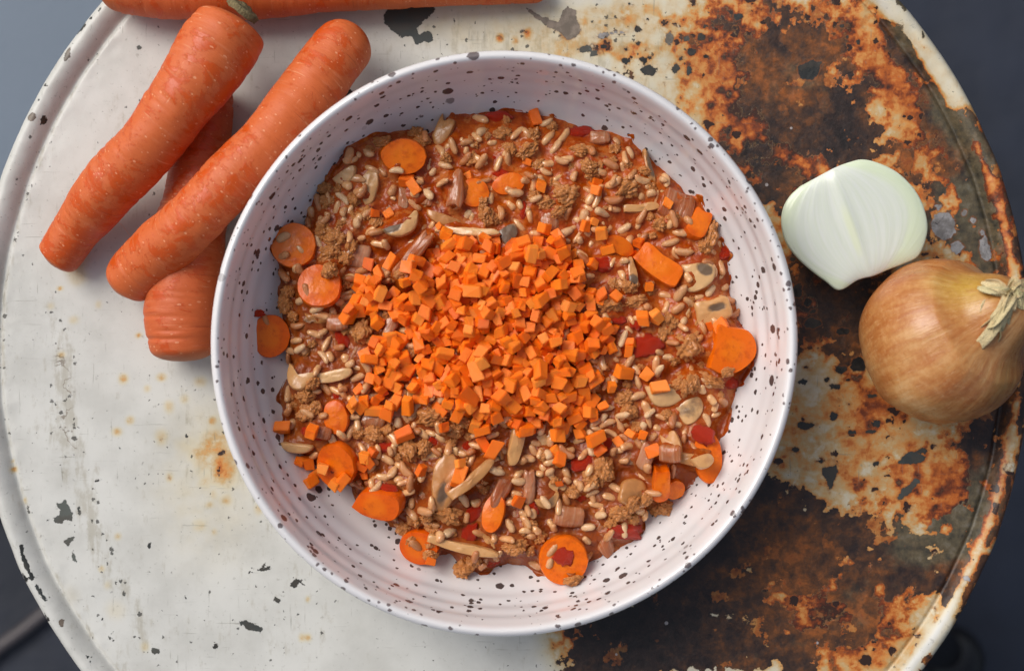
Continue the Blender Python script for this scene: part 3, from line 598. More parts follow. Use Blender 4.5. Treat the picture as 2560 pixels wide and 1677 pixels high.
    for i in range(13):   # main bunch towards lower left
        ex, ey = rng.uniform(2252, 2318), 0; ey = 826 - (ex - 2252) * .55 + rng.uniform(-20, 12)
        if i > 9: ex += 20; ey -= 40
        mx, my = 2335 + (ex - 2335) * .52 + rng.uniform(2, 12), 700 + (ey - 700) * .5
        strands.append(([Q(2352 + rng.uniform(-12, 10), 672 + rng.uniform(-10, 10), .058), Q(2344 + rng.uniform(-10, 8), 695, .0655), Q(mx, my, .0655 + rng.uniform(-.001, .0025)), Q(ex + 12, ey - 22, .0605 + rng.uniform(-.001, .002)), Q(ex, ey, .0575 + rng.uniform(-.001, .002))], rng.uniform(.0012, .0026)))
    for i in range(9):   # tuft towards the left
        ex, ey = rng.uniform(2262, 2300), 652 + rng.uniform(-4, 26)
        strands.append(([Q(2356, 690 + rng.uniform(-8, 8), .059), Q(2334 + rng.uniform(-4, 8), 672 + rng.uniform(-6, 8), .0655), Q(ex + 26, ey + 4 + rng.uniform(-4, 4), .0645), Q(ex, ey, .0605 + rng.uniform(0, .002))], rng.uniform(.0008, .0017)))
    for i in range(9):   # to the right, leaving the picture
        strands.append(([Q(2335, 690 + rng.uniform(-12, 16), .058), Q(2356, 668 + rng.uniform(-18, 40), .064), Q(2376, 664 + rng.uniform(-26, 60), .0635), Q(2400, 668 + rng.uniform(-30, 80), .060)], rng.uniform(.0009, .0018)))
    strands.append(([Q(2312, 690, .058), Q(2292, 706, .0625), Q(2284, 728, .061), Q(2282, 742, .0575)], .0018))
    for pts, wd in strands:
        V, F = ribbon(catmull(pts, 5), wd, Vector((.1, .1, 1)) + Vector((rng.uniform(-.6, .6), rng.uniform(-.6, .6), 0)), rng.uniform(.2, .8))
        link("dry_leaf", mesh_np("dry_leaf", V, F), dm.m, root)
    # peeled half onion, cut face up
    z = .030
    oc = Vector(W(1985, 515, z))
    ol = [(1862, 432), (1895, 414), (1940, 390), (1975, 377), (2006, 371), (2045, 381), (2085, 402), (2120, 436), (2143, 475), (2155, 522), (2150, 562), (2134, 596), (2104, 612), (2070, 625), (2035, 640), (1998, 650), (1957, 673),
          (1925, 652), (1893, 628), (1858, 596), (1832, 560), (1821, 518), (1824, 483), (1838, 455)]
    cl = catmull([Vector((*W(x, y, z)[:2], 0)) for x, y in ol + [ol[0]]], 6)[:-1]
    sharp = []; ns = len(cl)
    a1 = W(1930, 402, z); a2 = W(2018, 642, z); axd = (a2 - a1); axd.z = 0; axd.normalize(); per = Vector((-axd.y, axd.x, 0))
    tilt = lambda p: (p - oc).dot(Vector((.75, .6, 0))) * .10
    V = []; rows = []
    for k in np.linspace(0.02, 1, 46): rows.append(('f', k))
    for k in (.15, .3, .45, .6, .75, .88, .96, 1.0): rows.append(('s', k))
    for kind, k in rows:
        for p in cl:
            d = p - Vector((oc.x, oc.y, 0))
            if kind == 'f':
                q = Vector((oc.x, oc.y, 0)) + d * k
                # gentle layer relief: arcs from root to stem
                al = (q - a1).dot(axd) / (a2 - a1).length; ac = (q - a1).dot(per); hw = .024 * max(.05, math.sin(math.pi * min(max(al * .86 + .07, 0), 1))) ** .75
                lay = ac / hw
                hz = .00005 * math.sin(abs(lay) * 24 + .5 * math.sin(al * 5)) * (1 - k ** 8) - .0016 * k ** 9 + .0009 * math.exp(-((lay + .02) / .12) ** 2) * math.sin(math.pi * min(max(al, 0), 1)) + 0.0007 / (1 + math.exp(-lay * 40)) * max(0, 1 - abs(lay)) 
                V.append(Vector((q.x, q.y, z + tilt(q) + hz)))
            else:
                zz = z + tilt(p) - .0016; sc = math.sqrt(max(0, 1 - (k * .93) ** 2)); q = Vector((oc.x, oc.y, 0)) + d * (1.0 * sc + .012 * math.sin(k * 3.1)); V.append(Vector((q.x + .0015 * k, q.y - .001 * k, max(.0005, zz - (zz - .001) * k))))
    F = grid_faces(len(rows), ns); V.append(sum(V[:ns], Vector()) / ns); ci = len(V) - 1; F += [(ci, (j + 1) % ns, j) for j in range(ns)]
    me = mesh_np("half_onion", V, F)
    hm = NT("peeled_onion_flesh", rough=.28, spec=.5, sss=.35, sscale=.006, coat=.05, coatr=.3)
    hm.b.inputs['Subsurface Radius'].default_value = (1, 1, .7)
    g = hm.n("NewGeometry").outputs["Position"]
    loc = hm.n("VectorMath", {'operation': 'SUBTRACT'}, i0=g, i1=tuple(a1)).outputs[0]
    alo = hm.mul(hm.n("VectorMath", {'operation': 'DOT_PRODUCT'}, i0=loc, i1=tuple(axd)).outputs["Value"], 1 / (a2 - a1).length)
    acr = hm.n("VectorMath", {'operation': 'DOT_PRODUCT'}, i0=loc, i1=tuple(per)).outputs["Value"]
    al2 = hm.math('MINIMUM', hm.math('MAXIMUM', hm.add(hm.mul(alo, .86), .07), .03), .97)
    wd = hm.math('POWER', hm.math('SINE', hm.mul(al2, math.pi)), .75)
    lay = hm.math('DIVIDE', acr, hm.mul(wd, .024))
    al = hm.math('ABSOLUTE', lay)
    lv = hm.n("CombineXYZ", {}, X=hm.mul(lay, 6), Y=hm.mul(alo, .5), Z=0.0).outputs[0]
    ln = hm.noise(lv, 2.2, 4, .6)
    col = hm.ramp(ln, [(.3, srgb(210, 216, 200)), (.5, srgb(214, 219, 207)), (.7, srgb(219, 222, 214))])
    line = hm.math('POWER', hm.math('ABSOLUTE', hm.math('SINE', hm.add(hm.mul(al, 11.5), hm.mul(ln, 1.5)))), 14)
    col = hm.mix(hm.mul(line, .07), col, srgb(196, 212, 170))
    core = hm.mul(hm.step(al, .10, .02), hm.mul(hm.step(alo, .25, .45), hm.step(alo, .85, .7)))
    col = hm.mix(hm.mul(core, .35), col, srgb(224, 230, 176))
    col = hm.mix(hm.mul(hm.step(al, .8, 1.1), .5), col, srgb(206, 220, 176))
    hm.set('color', col); hm.bump(hm.add(hm.mul(ln, .6), hm.mul(line, -.3)), .12, .0008)
    h = link("half_onion", me, hm.m); tag(h, "peeled white half onion lying cut side up between bowl and whole onion", "half onion")
build_onions()

#@@FOOD
# ------------------------------------------------------------------ stew
OUT = [(1150, 257), (1240, 262), (1350, 290), (1460, 320), (1510, 362), (1560, 412), (1620, 462), (1660, 522), (1690, 602), (1700, 680), (1722, 740), (1738, 790), (1733, 850), (1712, 910), (1690, 970), (1668, 1040), (1650, 1090), (1580, 1145), (1515, 1170), (1490, 1245), (1425, 1285),
       (1368, 1310), (1325, 1345), (1250, 1330), (1180, 1315), (1090, 1335), (1040, 1295), (955, 1290), (925, 1230), (835, 1185), (815, 1130), (740, 1085), (690, 1060), (655, 1030), (662, 970), (645, 920), (672, 860), (655, 830), (660, 760), (640, 700), (650, 640), (640, 560), (705, 520),
       (722, 470), (750, 420), (800, 352), (870, 312), (960, 298), (1020, 302), (1050, 267)]
FZ = .024
FC = W(1175, 790, FZ)
oa = []; 
for x, y in OUT:
    p = W(x, y, .018) - FC; oa.append((math.atan2(p.y, p.x), math.hypot(p.x, p.y)))
oa.sort(); OA = np.array([a for a, r in oa]); OR = np.array([r for a, r in oa])
OA3 = np.concatenate([OA - 2 * np.pi, OA, OA + 2 * np.pi]); OR3 = np.tile(OR, 3)
def out_r(a): return np.interp(a, OA3, OR3)
def inv(x, y, z=FZ):        # world -> reading coordinates
    f = S0 * (D - z) / D; return (x / f + 1280) / K, (838.5 - y / f) / K
def food_h(x, y):
    dx = x - FC.x; dy = y - FC.y; a = np.arctan2(dy, dx); r = np.hypot(dx, dy); ro = out_r(a)
    bz = bowl_z(np.hypot(x - BC.x, y - BC.y)) + .0002
    px_, py_ = inv(x, y)
    top = .0235 + .0035 * (fbm(x * 90 + 40, y * 90 + 40, 3) - .5) * 2 + .0012 * (fbm(x * 350 + 4, y * 350 + 7, 2) - .5) * 2
    top = top + .0065 * np.exp(-(((px_ - 1140) / 210) ** 2 + ((py_ - 760) / 170) ** 2)) + .002 * np.exp(-(((px_ - 1000) / 300) ** 2 + ((py_ - 1000) / 250) ** 2))
    top = np.maximum(top, bz + .0018)
    k = smooth01((ro - r) / .011) ** .6
    return np.where(r < ro, bz - .0006 + (top - bz + .0006) * k, bz)
def build_sauce():
    nr, ns = 230, 720; V = []
    a = np.arange(ns) / ns * 2 * np.pi; t = np.linspace(0.004, 1, nr) ** .9
    ro = out_r(a) * (1 + .035 * (fbm(np.cos(a) * 14 + 30, np.sin(a) * 14 + 30, 3) - .5) * 2)
    x = FC.x + t[:, None] * ro[None] * np.cos(a)[None]; y = FC.y + t[:, None] * ro[None] * np.sin(a)[None]
    B = HM.copy(); w = 4
    for ax_ in (0, 1, 0, 1):
        C_ = np.cumsum(np.pad(B, [(w + 1, w) if q == ax_ else (0, 0) for q in (0, 1)], mode='edge'), axis=ax_)
        B = (C_[2 * w + 1:] - C_[:-2 * w - 1]) / (2 * w + 1) if ax_ == 0 else (C_[:, 2 * w + 1:] - C_[:, :-2 * w - 1]) / (2 * w + 1)
    px_, py_ = inv(x, y); fx = np.clip((x - HX0) / HS - .5, 0, HN - 2.001); fy = np.clip((y - HY0) / HS - .5, 0, HN - 2.001); ix = fx.astype(int); iy = fy.astype(int); ux = fx - ix; uy = fy - iy
    bl = (B[iy, ix] * (1 - ux) + B[iy, ix + 1] * ux) * (1 - uy) + (B[iy + 1, ix] * (1 - ux) + B[iy + 1, ix + 1] * ux) * uy
    wet = smooth01((900 - py_) / 450 + (px_ - 1150) / 900 + .25); off = .0009 - .00095 * wet - .0006 * (fbm(x * 130 + 60, y * 130 + 20, 3) - .5) * 2
    bl = bl + (.0005 * (1 - np.abs(fbm(x * 300 + 11, y * 300 + 12, 3) * 2 - 1) * 2) + .0004 * (fbm(x * 650 + 5, y * 650 + 3, 2) - .5) * 2) * (1 - .45 * wet)
    kk = smooth01((1 - t[:, None] + 0 * x) / .035)
    z = food_h(x, y); z = z * (1 - kk) + kk * np.maximum(z, bl - off); z[-1] = bowl_z(np.hypot(x[-1] - BC.x, y[-1] - BC.y)) - .001
    V = np.stack([x, y, z], -1).reshape(-1, 3)
    me = mesh_np("tomato_sauce", V, grid_faces(nr, ns)[::1]); fattr(me, 'wet', wet)
    bm = bmesh.new(); bm.from_mesh(me); bm.faces.new([bm.verts[j] if False else v for j, v in enumerate(list(bm.verts)[:ns])]); bmesh.ops.recalc_face_normals(bm, faces=bm.faces); bm.to_mesh(me); bm.free()
    m = NT("tomato_sauce", rough=.16, spec=.3); m.b.inputs['Subsurface Radius'].default_value = (1, .3, .1)
    o = m.obj(); n = m.noise(o, 60, 6, .6); n2 = m.noise(o, 260, 5, .6)
    m.set('color', m.ramp(m.add(m.mul(n, .5), m.mul(n2, .5)), [(.3, srgb(108, 34, 4)), (.45, srgb(152, 58, 6)), (.58, srgb(176, 80, 12)), (.7, srgb(190, 106, 32))]))
    pz = m.step(m.noise(m.mapping(o, loc=(.4, .4, 0)), 170, 5, .7), .52, .60); sc_ = m.b.inputs['Base Color'].links[0].from_socket
    m.set('color', m.mix(m.mul(m.math('SUBTRACT', 1.0, m.attr('wet'), clamp=True), .5), m.mix(m.mul(pz, .45), sc_, srgb(196, 124, 64)), srgb(124, 66, 30)))
    m.bump(m.add(m.mul(n2, .7), m.mul(m.noise(o, 520, 3, .5), .25)), .4, .002)
    o = link("tomato_sauce", me, m.m); tag(o, "glossy orange-brown tomato sauce filling the speckled bowl between the rice grains", "sauce", kind="stuff")

# height map on which the pieces come to rest
HN = 520; HE = .104; HX0 = FC.x - HE; HY0 = FC.y - HE; HS = 2 * HE / HN
gx, gy = np.meshgrid(HX0 + (np.arange(HN) + .5) * HS, HY0 + (np.arange(HN) + .5) * HS)
HM = food_h(gx, gy)
OCC = np.zeros((HN, HN), bool)      # where chosen big pieces lie: nothing small may be dropped there
def hidx(x, y): return int((y - HY0) / HS), int((x - HX0) / HS)
def disk(x, y, rx, ry=None, yaw=0):
    ry = ry or rx; e = max(rx, ry); j0, i0 = hidx(x - e, y - e); j1, i1 = hidx(x + e, y + e)
    j0 = max(j0, 0); i0 = max(i0, 0); j1 = min(j1 + 1, HN); i1 = min(i1 + 1, HN)
    X = gx[j0:j1, i0:i1] - x; Y = gy[j0:j1, i0:i1] - y; c, s = math.cos(yaw), math.sin(yaw)
    m = ((X * c + Y * s) / rx) ** 2 + ((-X * s + Y * c) / ry) ** 2 < 1
    return (slice(j0, j1), slice(i0, i1)), m, X, Y
def rest(x, y, rx, ry, yaw, q=60):
    sl, m, X, Y = disk(x, y, rx, ry, yaw); h = HM[sl][m]
    if not len(h): return .02, 0, 0
    xx = X[m]; yy = Y[m]; hm = h.mean()
    vx = (xx * xx).mean() + 1e-9; vy = (yy * yy).mean() + 1e-9
    return float(np.percentile(h, q)), float((xx * (h - hm)).mean() / vx), float((yy * (h - hm)).mean() / vy)
def raise_(x, y, rx, ry, yaw, ztop, mark=False):
    sl, m, X, Y = disk(x, y, rx, ry, yaw); sub = HM[sl]; sub[m] = np.maximum(sub[m], ztop)
    if mark: OCC[sl][m] = True
def orient(yaw, sx, sy, tilt=0, tdir=0):
    n = Vector((-sx, -sy, 1)).normalized(); q = Vector((0, 0, 1)).rotation_difference(n)
    t = Matrix.Rotation(tilt, 4, Vector((math.cos(tdir), math.sin(tdir), 0)))
    return (q.to_matrix().to_4x4() @ t @ Matrix.Rotation(yaw, 4, 'Z'))

# ---- piece meshes
def slab(name, outline, th, dome=.15, bend=0.0, bdir=0.0, nz=.04, seed=0, round_=.35, mat=None, res=4, ribs=0):
    pts = catmull([Vector((x, y, 0)) for x, y in outline + [outline[0]]], res)[:-1]; ns = len(pts)
    rows = [(.0, -.5), (.6, -.5), (1 - round_ * .5, -.5), (1 - round_ * .12, -.36), (1, -.1), (1, .15), (1 - round_ * .12, .38), (1 - round_ * .4, .49), (.72, .5), (.5, .5), (.28, .5), (.0, .5)]
    V = []; size = max(p.length for p in pts)
    for k, zz in rows:
        for p in pts:
            q = p * max(k, .01); z = zz * th + (dome * th * (1 - k * k) if zz > 0 else 0)
            w = mnoise.noise(Vector((q.x / size * 2.2 + seed * 3.1, q.y / size * 2.2, zz))) * nz * size; w2 = mnoise.noise(Vector((q.x / size * 5 + seed, q.y / size * 5, zz * 2 + 5))) * nz * .6 * size
            if ribs: z += .03 * th * math.sin(q.x / size * ribs) 
            x = q.x + w * .5; y = q.y + w2 * .5; z += w + w2
            if bend:
                t = (x * math.cos(bdir) + y * math.sin(bdir)); z -= bend * t * t / size
            V.append((x, y, z))
    return mesh_np(name, V, grid_faces(len(rows), ns)), ns
def circle_ol(r, n=10, j=.06, rn=random): return [(r * (1 + rn.uniform(-j, j)) * math.cos(2 * math.pi * i / n), r * (1 + rn.uniform(-j, j)) * math.sin(2 * math.pi * i / n)) for i in range(n)]

# materials
def m_slice():
    m = NT("cooked_carrot", rough=.25, spec=.35, sss=.1, sscale=.002); m.b.inputs['Subsurface Radius'].default_value = (1, .4, .08)
    o = m.obj(); ln = m.n("VectorMath", {'operation': 'LENGTH'}, i0=m.mapping(o, scale=(1, 1, 0))).outputs["Value"]
    n = m.noise(m.objn(), 260, 5, .6); core = m.step(m.add(ln, m.mul(m.math('SUBTRACT', n, .5), .004)), .0062, .0028)
    col = m.mix(m.rnd(), srgb(216, 86, 4), srgb(232, 108, 10)); col = m.mix(m.mul(core, .4), col, srgb(232, 128, 20)); col = m.mix(m.mul(m.step(n, .48, .68), .5), col, srgb(182, 66, 8))
    m.set('color', col); m.bump(m.add(n, m.mul(core, .4)), .45, .001); return m.m
def m_dice():
    m = NT("raw_carrot_cube", rough=.45, spec=.35, sss=.3, sscale=.002); m.b.inputs['Subsurface Radius'].default_value = (1, .42, .1)
    n = m.noise(m.objn(), 400, 4, .6)
    col = m.ramp(m.rnd(), [(0, srgb(226, 98, 10)), (.35, srgb(242, 114, 14)), (.75, srgb(250, 128, 20)), (1, srgb(247, 144, 52))]); m.set('color', m.mix(m.mul(m.step(n, .5, .7), .25), col, srgb(244, 150, 80))); m.bump(n, .3, .0006); return m.m
def m_rice():
    m = NT("cooked_rice", rough=.22, spec=.5, sss=.2, sscale=.0015, coat=.5, coatr=.08); m.b.inputs['Subsurface Radius'].default_value = (1, .7, .5)
    n = m.noise(m.objn(), 220, 4, .6)
    col = m.ramp(m.rnd(), [(0, srgb(186, 110, 56)), (.3, srgb(206, 142, 86)), (.7, srgb(222, 170, 116)), (1, srgb(236, 200, 152))]); m.set('color', m.mix(m.mul(m.step(n, .42, .68), .55), col, srgb(190, 108, 54))); m.bump(n, .4, .001); return m.m
def m_crumb():
    m = NT("brown_mince", rough=.35, spec=.4, coat=.4, coatr=.12); n = m.noise(m.objn(), 320, 6, .7); n2 = m.noise(m.objn(), 90, 3)
    col = m.ramp(n, [(.30, srgb(150, 74, 26)), (.45, srgb(202, 120, 54)), (.62, srgb(228, 164, 92))]); m.set('color', m.mix(m.mul(m.step(n2, .5, .7), .3), col, srgb(160, 80, 34))); m.bump(n, .6, .0012); return m.m
def m_onionbit():
    m = NT("stewed_onion", rough=.18, spec=.5, sss=.5, sscale=.004, trans=.25); m.b.inputs['Subsurface Radius'].default_value = (1, .6, .4)
    o = m.obj(); n = m.noise(m.objn(), 150, 4); w = m.noise(m.mapping(o, scale=(900, 60, 60)), 1.0, 3, .5)
    col = m.ramp(m.rnd(), [(0, srgb(176, 92, 44)), (.5, srgb(194, 120, 72)), (1, srgb(210, 152, 116))]); col = m.mix(m.mul(m.step(w, .45, .65), .35), col, srgb(226, 184, 152)); col = m.mix(m.mul(m.step(n, .45, .7), .5), col, srgb(182, 92, 40))
    m.set('color', col); m.bump(m.add(w, m.mul(n, .5)), .5, .0008); return m.m
def m_mush():
    m = NT("stewed_mushroom", rough=.3, spec=.5, sss=.12, sscale=.002, coat=.25, coatr=.1); m.b.inputs['Subsurface Radius'].default_value = (1, .6, .3)
    n = m.noise(m.objn(), 170, 5, .6); at = m.attr("gill"); g = m.step(m.add(at, m.mul(m.math('SUBTRACT', n, .5), .9)), .35, .75)
    col = m.ramp(m.rnd(), [(0, srgb(178, 116, 60)), (.5, srgb(200, 144, 86)), (1, srgb(216, 172, 118))]); col = m.mix(m.mul(m.step(n, .5, .72), .35), col, srgb(156, 88, 42)); col = m.mix(m.mul(g, .88), col, m.mix(n, srgb(30, 24, 20), srgb(110, 92, 76)))
    m.set('color', col); m.bump(m.add(n, m.mul(g, -.5)), .45, .001); return m.m
def m_tom():
    m = NT("stewed_tomato", rough=.16, spec=.5, sss=.25, sscale=.003); m.b.inputs['Subsurface Radius'].default_value = (1, .25, .1)
    n = m.noise(m.objn(), 160, 5, .6); m.set('color', m.ramp(n, [(.3, srgb(156, 26, 8)), (.5, srgb(190, 40, 14)), (.65, srgb(206, 78, 30))])); m.bump(n, .7, .0014); return m.m
MS, MD, MR, MC, MO, MM, MT = m_slice(), m_dice(), m_rice(), m_crumb(), m_onionbit(), m_mush(), m_tom()

def blob_mesh(name, sub, amp, freq, seed, sc=(1, 1, 1), amp2=0, f2=3):
    bm = bmesh.new(); bmesh.ops.create_icosphere(bm, subdivisions=sub, radius=1)
    for v in bm.verts:
        p = v.co.copy(); n = mnoise.noise(p * freq + Vector((seed * 5.3, seed, 2))); n2 = mnoise.noise(p * freq * f2 + Vector((seed, 9, seed)))
        k = 1 + amp * n + amp2 * n2
        if amp > .3: k = .70 + amp * n + .50 * math.sqrt(abs(n2)) + .15 * math.sqrt(abs(mnoise.noise(p * 5.5 + Vector((seed, 1, 1))))) + .08 * mnoise.noise(p * 14); v.co = Vector((p.x * sc[0], p.y * sc[1], p.z * sc[2])) * k
    me = bpy.data.meshes.new(name); bm.to_mesh(me); bm.free(); me.polygons.foreach_set("use_smooth", [True] * len(me.polygons)); return me
def rice_mesh(seed):
    rn = random.Random(seed); N, ns = 13, 9; V = []; cv = rn.uniform(-.2, .32); cut = rn.choice([1, 1, 1, .8, .62]); fat = rn.uniform(.92, 1.1); tip = rn.uniform(-.12, .12)
    for i in range(N):
        t = -1 + 2 * i / (N - 1); r = (max(0, 1 - abs(t) ** 3.0)) ** .53 * .43 * fat * (1 + tip * t)
        for j in range(ns):
            a = 2 * math.pi * j / ns; p_ = Vector((t * cut, r * math.cos(a) + cv * (t * t - .3), r * .85 * math.sin(a))); V.append(p_ * (1 + .10 * mnoise.noise(p_ * 2.3 + Vector((seed * 3, 0, 0)))) + Vector((0, 0, .05 * mnoise.noise(p_ * 4 + Vector((0, seed * 3, 0))))))
    me = mesh_np("rice_grain", V, grid_faces(N, ns)); return me
def dice_mesh(seed):
    rn = random.Random(seed + 100); bm = bmesh.new(); bmesh.ops.create_cube(bm, size=1); el = rn.choice([1, 1, 1.1, 1.35, 1.7, .75]); fz = rn.choice([1, .9, .75, .6, 1])
    sh = rn.uniform(-.22, .22); sh2 = rn.uniform(-.2, .2)
    for v in bm.verts:
        c = v.co; v.co = Vector((c.x * el + sh * c.z + sh2 * c.y + rn.uniform(-.13, .13), c.y * rn.uniform(.9, 1.1) + rn.uniform(-.13, .13), c.z * fz + rn.uniform(-.13, .13)))
    bmesh.ops.bevel(bm, geom=bm.edges[:], offset=.06, segments=2, affect='EDGES')
    me = bpy.data.meshes.new("carrot_cube"); bm.to_mesh(me); bm.free(); return me
RICE = [rice_mesh(i) for i in range(22)]
DICE = [dice_mesh(i) for i in range(24)]
CRUMB = [blob_mesh("crumb", 5, .45, 1.5, i, (1, random.uniform(.7, .95), random.uniform(.7, .9)), .22, 1.9) for i in range(9)]
TOM = [blob_mesh("tomato_piece", 3, .35, 1.3, i + 20, (1, random.uniform(.6, .85), .42), .08, 3) for i in range(6)]
for l, mt in ((RICE, MR), (DICE, MD), (CRUMB, MC), (TOM, MT)):
    for me in l: me.materials.append(mt)
def add_gill(me, cx, cy, rx, ry, a=1.2):
    co = np.zeros(len(me.vertices) * 3, dtype=np.float32); me.vertices.foreach_get("co", co); co = co.reshape(-1, 3)
    fattr(me, "gill", a * np.exp(-(((co[:, 0] - cx) / rx) ** 2 + ((co[:, 1] - cy) / ry) ** 2)))

def put(name, me, M, x, y, z, sc, label, cat, group=None):
    o = bpy.data.objects.new(name, me); COL.objects.link(o)
    s = sc if isinstance(sc, tuple) else (sc, sc, sc)
    o.matrix_world = Matrix.Translation((x, y, z)) @ M @ Matrix.Diagonal((*s, 1)); tag(o, label, cat, group); return o

SATS = []
def big(name, kind, x, y, rx, ry, rot, th, label, cat, lift=0.0, tilt=0, tdir=0, outline=None, dome=.15, bend=0, bdir=0, gill=None, nz=.03, group=None, round_=.35, mat=None, q=70):
    """one hand-placed piece; x, y, rx, ry in reading coordinates, rot in degrees clockwise as seen"""
    p = W(x, y, .0255); wx, wy = p.x, p.y; a = L_(rx, .0255); b = L_(ry, .0255); yaw = -R(rot)
    seed = int(x * 7 + y) % 997; rn = random.Random(seed)
    if kind == 'slab':
        ol = [(u * a, v * b) for u, v in outline] if outline else [(c0 * 1, c1 * b / a) for c0, c1 in circle_ol(a, 11, .04, rn)]
        me, _ = slab(name, ol, th, dome, bend, bdir, nz, seed, round_); me.materials.append(mat); me.set_sharp_from_angle(angle=R(38))
        if gill: add_gill(me, gill[0] * a, gill[1] * b, gill[2] * a, gill[3] * b, gill[4] if len(gill) > 4 else 1.2)
        elif mat == MM: fattr(me, "gill", np.zeros(len(me.vertices)))
        sc = 1.0; hz = th / 2
    elif kind == 'crumb': me = CRUMB[seed % len(CRUMB)]; sc = (a * .82, b * .9, (a + b) / 2 * .8); hz = (a + b) / 2 * .42
    elif kind == 'tom': me = TOM[seed % len(TOM)]; sc = (a, b * 1.2, (a + b) / 2 * .9); hz = (a + b) / 2 * .22
    h, sx, sy = rest(wx, wy, a * .8, b * .8, yaw, q); sx = max(-.45, min(.45, sx)); sy = max(-.45, min(.45, sy))
    M = orient(yaw, sx * .8, sy * .8, R(tilt), R(tdir)); z = h + hz * .55 + lift + .0004
    put(name, me, M, wx, wy, z, sc, label, cat, group)
    raise_(wx, wy, a * .93, b * .93, yaw, z + hz * .6, True)

half = [(-1, -.05), (-.9, -.55), (-.45, -.95), (.1, -1), (.6, -.75), (.95, -.2), (.8, .1), (.2, .12), (-.5, .05)]
tri = [(-1, .2), (-.3, -1), (.5, -.8), (1, .1), (.75, .9), (0, .8)]
mush = [(-1, .1), (-.85, -.5), (-.3, -.95), (.35, -.95), (.9, -.45), (1, .15), (.6, .35), (.3, .3), (.25, .95), (-.2, 1), (-.25, .35), (-.6, .4)]
crescent = [(-1, .45), (-.8, -.3), (-.2, -.85), (.5, -.75), (1, .1), (.9, .45), (.4, .0), (-.1, -.05), (-.6, .35)]
quad = [(-1, -.8), (-.2, -1), (.9, -.75), (1, .1), (.8, .95), (-.1, .85), (-.9, .9), (-.95, 0)]
fan = [(-.55, -1), (.1, -.85), (.6, -1), (.75, -.2), (.5, .8), (.3, 1), (-.1, .9), (-.4, .2)]
strip = [(-1, -.5), (-.3, -.9), (.5, -.8), (1, -.2), (.95, .6), (.3, .7), (-.4, .5), (-.95, .8)]
